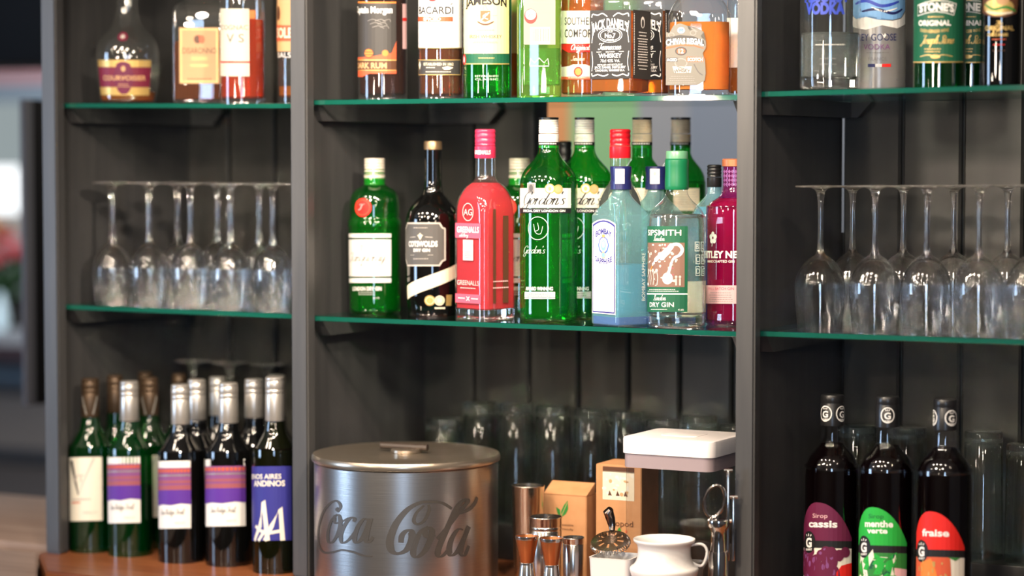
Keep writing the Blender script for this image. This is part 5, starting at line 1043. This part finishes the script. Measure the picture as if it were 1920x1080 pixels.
# ------------------------------------------------------------------ right counter: syrups and tumblers
def sub_disc(L, u, v, r, c, lay): L.ell(u, v, r, r, c, lay, 14)
def syrup(px, base, top, Y, label, colr, words, ytop, fruit):
    it = Item('syrup_bottle', px, base, Y, zC, label, 'bottle', 'syrup bottles on the right counter')
    it.body([(47, base), (51, base - 3), (52, base - 10), (52, top + 155), (50.5, top + 138), (44, top + 118), (32, top + 104), (24, top + 94), (20.5, top + 80), (20, top + 40)], shell('clear_syrup_glass', (0.9, 0.9, 0.9)))
    it.fill(top + 92, liquid('dark_syrup', (0.02, 0.003, 0.004), 0.5, (0.006, 0.002, 0.003)), 2.6, 8)
    c = it.turn('screw_cap', [(21, top + 58), (22.2, top + 57), (22.2, top + 18), (21.2, top + 16), (21.2, top + 14), (21.8, top + 12), (21.8, top + 3), (20.5, top + .5), (19, top), (.3, top)], BLACKC, 10, True, True, 1)
    pr = it.prof; it.prof = [(22.3, 0), (22.3, 900)]
    for th in {'cassis': (-35, 50), 'menthe': (0,), 'fraise': (30, -75)}[words[0].split()[0]]:
        K = Lab(); K.ringe(0, top + 36, 13, 15, 2, 'white', 1, 26).text('G', 0, top + 37, 12, 'white', None, .03).text('GILBERT', 0, top + 47, 3.2, 'white', 14, .03)
        for k in (-3, 0, 3): K.line([(k * .8, top + 28), (k * 1.3, top + 25)], 1.4, 'white', 2)
        K.build('cap_emblem', it, 'round', th, c)
    it.prof = pr
    a, w = span(-51, 38, 52); h = w / 2 - 2; y1 = ytop + 72; L = Lab(); n = 16
    pts = [(-h, y1)]
    for i in range(n + 1):
        t = i / n; pts.append((-h + 2 * h * t, ytop + (42 * (1 - t / .38) ** 2.2 if t < .38 else 66 * ((t - .38) / .62) ** 2.2)))
    pts.append((h, y1)); L.poly(pts, colr, 1)
    L.rect(-h, y1, h, y1 + 14, 'black', 0).rect(-h, y1 + 14, h, base - 14, 'ivory', 0)
    if len(words) == 1: L.text(words[0], -4, ytop + 40, 13, 'white', 54 if words[0] == 'fraise' else 58, .03)
    else: L.text(words[0], -2, ytop + 31, 12, 'white', 56, .03).text(words[1], -4, ytop + 44, 10, 'white', 40, .03)
    if words[0] != 'fraise': L.text('Sirop', -8 if words[0] == 'cassis' else -6, ytop + (25 if words[0] == 'cassis' else 17) - (0 if words[0] == 'cassis' else 0), 8, 'pale_pink' if words[0] == 'cassis' else 'dgreen', 30, 0)
    L.ell(-h + 22, y1 + 3, 17, 21, 'black', 3, 26).text('G', -h + 22, y1 + 4, 17, 'white', None, .04, 0, 0, 4).text('GILBERT', -h + 22, y1 + 17, 3.6, 'white', 19, .03, 0, 0, 4)
    for k in (-6, 0, 6): L.line([(-h + 22 + k * .8, y1 - 8), (-h + 22 + k * 1.2, y1 - 13 + abs(k) * .3)], 2, 'white', 4)
    rd = random.Random(fruit)
    y2 = y1 + 14
    if fruit == 1:
        for i in range(26): u, v = rd.uniform(-h + 6, h - 34), rd.uniform(y2 + 6, base - 30); sub_disc(L, u, v, 10, 'maroon', 2 + i * .02); sub_disc(L, u - 2, v - 3, 3, 'plum', 2.01 + i * .02)
        for u, v in ((h - 44, y2 + 4), (h - 26, y2 + 8), (h - 14, y2 + 3)): sub_disc(L, u, v + 4, 10, 'maroon', 2.7)
        L.poly([(h - 40, y2 + 40), (h - 22, y2 + 26), (h, y2 + 22), (h, y2 + 46), (h - 22, y2 + 50)], 'red', 2.8).poly([(-h + 4, base - 20), (-h + 30, y2 + 50), (-h + 56, base - 30), (-h + 50, base - 15)], 'red', 2.9)
    elif fruit == 2:
        L.rect(-h, y2, h, base - 14, 'leaf', 1)
        for i in range(46):
            u, v = rd.uniform(-h + 8, h - 26), rd.uniform(y2 + 6, base - 24); q = rd.uniform(0, 3.1); l = rd.uniform(8, 15)
            L.poly([(u + l * math.cos(q + k * math.pi / 2) * (1 if k % 2 == 0 else .45), v + l * math.sin(q + k * math.pi / 2) * (1 if k % 2 == 0 else .45)) for k in range(4)], rd.choice(['lgreen', 'leaf', 'green', 'lgreen', 'ivory']), 2 + i * .02)
        L.rect(h - 26, y2 + 22, h, base - 14, 'pale_pink', 1.5)
    else:
        L.poly([(-h, y2), (h - 30, y2), (h - 26, y2 + 40), (h - 40, base - 14), (-h, base - 14)], 'brick', 1)
        for i in range(30):
            u, v = rd.uniform(-h + 6, h - 36), rd.uniform(y2 + 8, base - 20); L.ell(u, v, 1.6, 2.6, 'gold', 3, 8)
        L.poly([(-h + 20, y2 + 12), (-h + 44, y2 + 2), (-h + 60, y2 + 30), (-h + 40, y2 + 50), (-h + 22, y2 + 40)], 'orange', 2).poly([(-h + 8, base - 20), (-h + 24, y2 + 34), (-h + 36, y2 + 60), (-h + 26, base - 16)], 'cream', 2.5).poly([(h - 34, y2), (h - 10, y2), (h - 20, y2 + 6)], 'leaf', 2.6)
    L.build('front_label', it, 'round', a)
    return it
syrup(1558, 1098, 738, 0.10, 'dark syrup bottle with maroon blackcurrant label, leftmost of the syrups', 'maroon', ['cassis'], 941, 1)
syrup(1661, 1104, 741, 0.092, 'dark syrup bottle with bright green mint label, middle one of the syrups', 'lgreen', ['menthe', 'verte'], 950, 2)
syrup(1769, 1110, 746, 0.085, 'dark syrup bottle with bright red strawberry label, right one of the syrups', 'red', ['fraise'], 958, 3)
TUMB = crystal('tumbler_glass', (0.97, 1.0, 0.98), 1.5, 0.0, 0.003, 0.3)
def tumbler(px, base, top, Y, r, label, group):
    it = Item('tumbler_glass', px, base, Y, zSTEP, label, 'glass', group); r1 = r * 1.04; w = 1.6; yb = top + 22
    out = [(r1, base), (r, top + 5), (r - 1.6, top + 1.6), (r - 5, top), (.4, top)]
    inn = [(r1 - w, base - .2), (r - w - .6, yb + 6), (r - 6, yb), (.4, yb + 1)]
    prof = [(a, it.h(b)) for a, b in reversed(inn)] + [(a, it.h(b)) for a, b in out]
    it.root['x'] = 0; del it.root['x']
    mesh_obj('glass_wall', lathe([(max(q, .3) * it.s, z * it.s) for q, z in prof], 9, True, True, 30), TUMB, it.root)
    return it
GTM = 'tumblers upside down behind the bar tools'; GTR = 'tumblers upside down behind the syrup bottles'
for i, (px, y, r, w) in enumerate([(832, 781, 34, 'just right above the steel bucket lid'), (902, 752, 33, 'second from the left'), (968, 754, 33, 'third from the left'), (1037, 758, 34, 'behind the shorter cardboard box'), (1108, 763, 33, 'behind the taller cardboard box'), (1175, 767, 34, 'behind the left end of the white jar lid'), (1242, 784, 32, 'low one behind the middle of the white jar lid'), (1310, 776, 34, 'behind the right half of the white jar lid'), (1380, 793, 34, 'at the right end beside the upright')]):
    tumbler(px, 955 + i * 5, y, 0.345, r, 'upturned clear tumbler ' + w, GTM)
for i, (px, y, r, w) in enumerate([(1606, 796, 37, 'between the first and second syrup bottles'), (1698, 798, 37, 'between the second and third syrup bottles'), (1842, 806, 36, 'right of the strawberry syrup bottle'), (1921, 830, 36, 'cut off by the right edge of the picture')]):
    tumbler(px, 1008 + i * 4, y, 0.345, r, 'upturned clear tumbler ' + w, GTR)

# ------------------------------------------------------------------ steel bucket
STEEL = noisy('brushed_steel', (0.52, 0.50, 0.48), (0.60, 0.58, 0.55), 60, 0.30, 1.0, (0.25, 0.25, 14), 0.04)
STEELD = paint('dark_steel_print', (0.12, 0.11, 0.10), 0.4, 0.7)
it = Item('ice_bucket', 762, 1084, 0.05, zC, 'large brushed steel ice bucket with lid and dark script lettering', 'bucket')
it.prof = [(172, 0), (172, 400)]
it.turn('bucket_body', [(169, 1084), (172, 1081), (172, 864), (170, 862), (.5, 862)], STEEL, 20, True, True, 1)
ld = it.turn('lid', [(171, 862), (175.5, 860), (176.5, 857), (176, 851), (174, 847.5), (168, 846), (120, 844.5), (112, 846.5), (60, 847), (.5, 847)], paint('lid_steel', (0.52, 0.44, 0.35), 0.28, 0.9), 20, True, True, 1)
it.turn('lid_boss', [(28, 847), (29, 846), (29, 841), (27, 840), (.5, 840)], paint('lid_steel', (0.52, 0.44, 0.35), 0.28, 0.9), 10, True, True, 1, ld)
hb = tube([it.at(-47, 836, 24), it.at(40, 836, -18)], 6.5 * it.s, 10); mesh_obj('lid_handle', hb, paint('handle_brown_steel', (0.05, 0.036, 0.028), 0.4, 0.2), ld)
L = Lab(); K = 'x'
def st(pts, w, nib=0.55): L.line(pts, w, 'ink', 0, 8, 0.35, nib)
# lettering traced as pen strokes: u = px right of the bucket axis on the picture, unrolled below
def un(x): return 172 * math.asin(max(-.985, min(.985, x / 172)))
def zz(pts): return [(un(560 + x / 3 - 761), 720 + y / 3) for x, y in pts]
st(zz([(232, 712), (246, 680), (222, 652), (180, 672), (140, 730), (116, 820), (118, 890), (146, 940), (200, 942), (250, 930), (310, 940), (370, 962), (420, 966)]), 8, .5)
st(zz([(232, 712), (224, 700), (232, 690)]), 6)
st(zz([(228, 728), (196, 760), (174, 830), (176, 880), (200, 884), (228, 840), (244, 780), (236, 735), (214, 740), (216, 775), (250, 770), (290, 748)]), 8)
st(zz([(318, 770), (322, 752), (300, 750), (268, 790), (246, 850), (256, 888), (290, 872), (330, 820)]), 8)
st(zz([(396, 760), (372, 756), (340, 800), (322, 860), (334, 888), (366, 860), (398, 790), (408, 756), (390, 830), (386, 880), (404, 884), (424, 856)]), 8)
st(zz([(850, 700), (800, 668), (745, 660), (680, 664), (610, 704), (550, 780), (516, 870), (522, 930), (556, 952), (604, 930), (634, 870), (628, 826), (604, 824), (580, 850), (574, 890)]), 11, .5)
st(zz([(724, 676), (726, 710), (700, 766), (664, 786), (644, 766), (660, 720), (700, 680)]), 6, .3)
st(zz([(720, 800), (680, 830), (650, 900), (640, 950), (660, 972), (700, 940), (730, 880), (742, 830), (726, 806), (704, 826), (716, 860), (760, 850)]), 9)
st(zz([(770, 870), (830, 800), (890, 720), (938, 660), (920, 650), (880, 690), (830, 800), (780, 920), (776, 964), (800, 966), (840, 920)]), 9)
st(zz([(912, 820), (884, 818), (850, 870), (836, 930), (846, 964), (880, 940), (920, 860), (944, 800), (910, 890), (900, 950), (920, 964), (944, 910)]), 9)
st(zz([(850, 720), (900, 722), (950, 700), (980, 664), (990, 634)]), 9, .3)
o = L.build('script_lettering', it, 'round', 0)
o.data.materials.clear(); o.data.materials.append(STEELD)

# ------------------------------------------------------------------ bar tools in the middle
STEELC = paint('polished_steel', (0.62, 0.58, 0.53), 0.22, 1.0)
ORANGE_REFL = paint('steel_orange_reflection', (0.50, 0.17, 0.06), 0.3, 0.8)  # reflected orange put into the colour of the jigger cups
def tin(px, base, top, Y, r, label, taper=1.0, lines=(), cat='tin'):
    it = Item('shaker_tin', px, base, Y, zC, label, cat, 'steel measures and tins'); w = 1.2; rb = r * taper
    out = [(rb - 2, base), (rb, base - 2)] + [q for yl in sorted(lines, reverse=True) for q in ((rb + (r - rb) * (base - yl) / (base - top), yl + 1.5), (rb + (r - rb) * (base - yl) / (base - top) - .8, yl), (rb + (r - rb) * (base - yl) / (base - top), yl - 1.5))] + [(r, top + 3), (r + .9, top + 1.5), (r + .5, top)]
    inn = [(r - w, top + 1), (rb - w, base - 5), (.4, base - 5)]
    prof = [(a, it.h(b)) for a, b in out + inn]
    mesh_obj('tin_wall', lathe([(q * it.s, z * it.s) for q, z in prof], 9, True, True, 40), STEELC, it.root); return it
tin(990, 1080, 908, 0.115, 30.5, 'tall plain steel shaker tin behind the jiggers', .86)
tin(1023, 1088, 967, 0.066, 30.5, 'short wide steel tin with ring lines beside the tall tin', .94, (985, 992))
tin(1075, 1094, 1006, 0.03, 20.5, 'narrow steel tin right of the two jiggers', .9, (1018,))
def jigger(px, base, Y, top, label):
    it = Item('jigger', px, base, Y, zC, label, 'jigger', 'two jiggers with orange reflections'); m = (top + 47)
    it.turn('lower_cup', [(20, base), (20.5, base - 2), (14, m + 4), (11.5, m + 1), (12, m)], STEELC, 9, True, True, 3)
    prof = [(11, m + 1), (12.5, m - 1), (21.5, top + 2), (22, top), (20.6, top + .6), (11, m - 6), (.4, m - 6)]
    u = mesh_obj('upper_cup', lathe([(q * it.s, it.h(y) * it.s) for q, y in prof], 9, True, True, 40), ORANGE_REFL, it.root)
    it.turn('rim', [(21.2, top + 6), (22.6, top + 1), (22.4, top - .6), (21.4, top - .6), (20.2, top + 6)], STEELC, 9, False, False, 1, u); it.turn('waist_ring', [(11.5, m + 3), (13.4, m + 1.5), (13.4, m - 1), (11.5, m - 2.5)], STEELC, 9, True, True, 1)
jigger(988, 1100, -0.005, 1004, 'left one of the two jiggers with orange reflections')
jigger(1034, 1104, -0.012, 1008, 'right one of the two jiggers with orange reflections')

KRAFT = noisy('kraft_card', (0.50, 0.24, 0.10), (0.58, 0.29, 0.13), 40, 0.75)
def carton(px, base, Y, w, d, h, label, world, top=10):
    """px = picture column of the front left corner, sizes in px at its distance"""
    it = Item('cardboard_box', px, base, Y, zC, label, 'box', 'two cardboard cartons', world=world); s = it.s; h = it.h(base - h)
    bm = bmesh.new(); box_into(bm, (w / 2 * s, d / 2 * s, h / 2 * s), (w / 2 * s, d / 2 * s, h / 2 * s)); bmesh.ops.bevel(bm, geom=list(bm.edges), offset=1.3 * s, segments=2, affect='EDGES')
    mesh_obj('carton', finish(bm, True, 40), KRAFT, it.root); return it
it = carton(1019, 1076, 0.155, 88, 56, 152, 'shorter brown cardboard box with a green leaf mark', 2)
bm = bmesh.new(); w, d, h = 88 * it.s, 56 * it.s, it.h(1076 - 152) * it.s
v = [bm.verts.new(p) for p in ((0, 0, h), (w, 0, h), (w, d * .7, h + 20 * it.s), (0, d * .7, h + 20 * it.s), (w, d * .7, h), (0, d * .7, h))]
for f in ((0, 1, 2, 3), (1, 4, 2), (0, 3, 5), (3, 2, 4, 5)): bm.faces.new([v[i] for i in f])
mesh_obj('lid_flap', finish(bm, False), KRAFT, it.root)
L = Lab(); L.poly([(-2, 966), (-9, 960), (-12, 948), (-4, 952)], 'leaf', 0).poly([(0, 966), (-2, 956), (4, 944), (12, 934), (13, 950), (8, 960)], 'leaf', 0).line([(-2, 966), (4, 954), (11, 938)], 1, 'tan', 1)
for k, t in enumerate(['compostable', 'eco friendly', 'plant based']): L.text(t, 4, 980 + 8 * k + (8 if k == 2 else 0), 4, 'brown', 40)
o = L.build('printed_mark', it, 'flat', hd=0, uoff=38)
it = carton(1117, 1084, 0.13, 92, 84, 216, 'taller brown cardboard box with a window, partly behind the clear jar', 2)
L = Lab(); L.rect(-32, 880, 32, 934, 'cream', 0).rect(-32, 872, 32, 882, 'brown', 0)
rd = random.Random(8)
for i in range(40): L.ell(rd.uniform(-29, 29), rd.uniform(886, 930), rd.uniform(2, 5), rd.uniform(1.5, 4), rd.choice(['ivory', 'cream', 'tan', 'ivory']), 1 + i * .01, 8)
for u in (-18, -2, 14): L.poly([(u, 916), (u + 5, 926), (u - 3, 926)], 'brown', 2)
L.build('window', it, 'flat', hd=0, uoff=46); L = Lab()
L.text('ecopod', 4, 977, 11, 'brown', 52).poly([(2, 984), (6, 990), (2, 998), (-2, 990)], 'leaf', 0).ell(-12, 992, 2, 3, 'brick', 0, 8).ell(16, 992, 2, 3, 'brick', 0, 8)
L.build('printed_text', it, 'flat', hd=0, uoff=46)

# clear square jar with white lid
it = Item('storage_jar', 1161, 1096, 0.035, zC, 'clear square storage jar with thick white lid', 'jar', world=0); s = it.s
W, D = 188, 172
def rbox(name, x0, x1, y0, y1, z0, z1, rc, m, parent=None, bev=0.0):
    bm = bmesh.new(); c = ((x0 + x1) / 2, (y0 + y1) / 2); secs = [(z0, rc), (z1, rc)] if not bev else [(z0, rc - bev), (z0 + bev * .5, rc), (z1 - bev, rc), (z1 - bev * .3, rc - bev * .3), (z1, rc - bev)]
    prev = None; hw, hd = (x1 - x0) / 2, (y1 - y0) / 2
    for z, r in secs:
        e = rc - r; vs = ring(bm, (it.base - z) * s if False else z * s, (hw - e) * s, (hd - e) * s, max(r, 1) * s, 7, c[0] * s, c[1] * s)
        if prev:
            for i in range(len(vs)): bm.faces.new((prev[i], prev[(i + 1) % len(vs)], vs[(i + 1) % len(vs)], vs[i]))
        else: bm.faces.new(list(reversed(vs)))
        prev = vs
    bm.faces.new(prev); return mesh_obj(name, finish(bm, True, 40), m, parent or it.root)
hz = lambda py: it.h(py)
JG = shell('jar_plastic', (0.96, 0.965, 0.97))
rbox('jar_body', 5, W - 5, 5, D - 5, 0, hz(862), 16, JG)
sl = rbox('seal', 3, W - 3, 3, D - 3, hz(874), hz(848), 18, paint('seal_grey', (0.32, 0.25, 0.26), 0.5)); 
ld = rbox('lid', 0, W, 0, D, hz(850), hz(817), 20, paint('lid_white', (0.86, 0.80, 0.78), 0.35), None, 5)
rbox('lid_button', W * .3, W * .7, D * .3, D * .7, hz(818), hz(815.5), 14, paint('lid_white', (0.86, 0.80, 0.78), 0.35), ld, 1.5)
jar = it
# scoop lying in the jar
sc = empty('scoop', jar.root.location + Vector((118 * s, 80 * s, 0.003))); tag(sc, 'small translucent scoop standing inside the clear jar', 'scoop')
SCM = shell('scoop_plastic', (0.7, 0.68, 0.66), 0.5, (0.40, 0.38, 0.36), 0.2)
mesh_obj('scoop_cup', lathe([(9 * s, 0), (10 * s, 2 * s), (20 * s, 74 * s), (19 * s, 74 * s), (9 * s, 4 * s)], 8), SCM, sc)
mesh_obj('scoop_handle', tube([(16 * s, 0, 60 * s), (30 * s, 0, 84 * s), (44 * s, 0, 100 * s)], 3 * s, 8), SCM, sc)

# white square dish with the strainer in it
CERAM = paint('white_ceramic', (0.82, 0.79, 0.76), 0.25)
it = Item('ceramic_dish', 1101, 1110, -0.045, zC, 'white square ceramic dish in front of the cardboard boxes', 'dish', world=4); s = it.s
bm = bmesh.new(); w, d, h = 84, 84, it.h(1044)
secs = [(0, 0.40, 0), (3, 0.44, 0), (h - 3, 0.49, 0), (h, 0.5, 0), (h, 0.462, 0), (h - 4, 0.452, 0), (6, 0.40, 0)]; prev = None
for z, k, _ in secs:
    vs = ring(bm, z * s, w * k * s, d * k * s, 10 * s, 5, w * .5 * s, d * .5 * s)
    if prev:
        for i in range(len(vs)): bm.faces.new((prev[i], prev[(i + 1) % len(vs)], vs[(i + 1) % len(vs)], vs[i]))
    else: bm.faces.new(list(reversed(vs)))
    prev = vs
bm.faces.new(prev); mesh_obj('dish_bowl', finish(bm, True, 40), CERAM, it.root)
dish = it
# strainer
st_ = empty('cocktail_strainer', dish.root.matrix_basis @ Vector((42 * s, 50 * s, 66 * s)) if False else dish.root.location + Vector((26 * s, 44 * s, (h + 1) * s)), R(10)); tag(st_, 'steel cocktail strainer with coil spring and short handle above the white dish', 'strainer')
def stq(dx, dy, dz): return (dx * s, dy * s, dz * s)
bm = bmesh.new(); n = 36; tilt = Matrix.Rotation(R(24), 4, 'X')
outer = [bm.verts.new(tilt @ Vector((math.cos(2 * math.pi * i / n) * 36 * s, math.sin(2 * math.pi * i / n) * 36 * s, 0))) for i in range(n)]
inner = [bm.verts.new(tilt @ Vector((math.cos(2 * math.pi * i / n) * 27 * s, math.sin(2 * math.pi * i / n) * 27 * s, 1.5 * s))) for i in range(n)]
core = [bm.verts.new(tilt @ Vector((math.cos(2 * math.pi * i / n) * 15 * s, math.sin(2 * math.pi * i / n) * 15 * s, 2 * s))) for i in range(n)]
for i in range(n):
    j = (i + 1) % n; bm.faces.new((outer[i], outer[j], inner[j], inner[i]))
    if i % 4 != 3: bm.faces.new((inner[i], inner[j], core[j], core[i]))
bm.faces.new(core); bmesh.ops.solidify(bm, geom=list(bm.faces), thickness=1.4 * s)
for v in bm.verts: v.co.z += 26 * s
mesh_obj('strainer_plate', finish(bm, True, 30), STEELC, st_)
m4 = Matrix.Translation((0, 0, 26 * s)) @ tilt
pts = []
for i in range(260):
    a = 2 * math.pi * i / 260; b = i * 2 * math.pi * 34 / 260 * 1.0
    pts.append(m4 @ Vector(((33 + 5 * math.cos(b)) * math.cos(a) * s, (33 + 5 * math.cos(b)) * math.sin(a) * s, (-6 + 5 * math.sin(b)) * s)))
mesh_obj('coil_spring', tube(pts, 0.9 * s, 5, True), STEELC, st_)
q0 = m4 @ Vector((-4 * s, 32 * s, 1 * s)); hd_ = [q0, q0 + Vector((-2 * s, 6 * s, 10 * s)), q0 + Vector((-5 * s, 5 * s, 24 * s)), q0 + Vector((-8 * s, 2 * s, 36 * s)), q0 + Vector((-3 * s, 0, 42 * s))]
bm = bmesh.new(); tube_into(bm, hd_, [5 * s, 7 * s, 9 * s, 10 * s, 6 * s], 10); mesh_obj('strainer_handle', finish(bm), paint('dark_polished_steel', (0.25, 0.20, 0.17), 0.2, 1.0), st_)

# white cup on its own saucer-like foot
it = Item('ceramic_cup', 1245, 1108, -0.045, zC, 'white ceramic cup with wide rim and loop handle before the clear jar', 'cup'); s = it.s
it.turn('cup_body', [(50, 1108), (53, 1104), (56, 1076), (60, 1066), (64, 1060), (64, 1056), (57, 1053), (51, 1046), (49.5, 1030), (51, 1020), (57, 1014), (58, 1010), (56.5, 1009), (50, 1014), (46, 1024), (46, 1050), (.4, 1052)], CERAM, 12, True, True, 3)
mesh_obj('cup_handle', tube(spline([tuple(it.at(46, 1022, 2)), tuple(it.at(70, 1019, 2)), tuple(it.at(80, 1034, 2)), tuple(it.at(70, 1054, 2)), tuple(it.at(48, 1050, 2))], 6), 2.6 * s, 8), CERAM, it.root)

# winged corkscrew at the right
CHR = paint('chrome_dark', (0.55, 0.53, 0.52), 0.12, 1.0)
it = Item('winged_corkscrew', 1347, 1100, -0.02, zC, 'chrome winged corkscrew with ring handle beside the right upright', 'corkscrew'); s = it.s
it.turn('frame_barrel', [(16, 1100), (19, 1096), (19, 1040), (16, 1034), (14, 1000), (17, 990), (20, 984), (20, 974), (15, 972)], CHR, 8, True, True, 2)
rg = [tuple(it.at(-8 + 19 * math.cos(2 * math.pi * i / 28) + 4 * math.sin(2 * math.pi * i / 28), 938 - 30 * math.sin(2 * math.pi * i / 28))) for i in range(28)]
mesh_obj('ring_handle', tube(rg, 3.2 * s, 8, True), CHR, it.root)
mesh_obj('screw_shaft', tube([it.at(-4, 975), it.at(-4, 966)], 4 * s, 8), CHR, it.root)
for sx, top in ((17, 880), (27, 930)):
    lv = mesh_obj('lever', box(it.at(sx, (top + 1050) / 2), (3.2 * s, 5 * s, (1050 - top) / 2 * s), 1.2 * s), CHR, it.root)
    mesh_obj('lever_tip', tube([it.at(sx - 8, top), it.at(sx + 8, top)], 3.6 * s, 8), CHR, lv)
mesh_obj('hinge_bar', tube([it.at(-20, 975), it.at(28, 975)], 4.2 * s, 8), CHR, it.root)
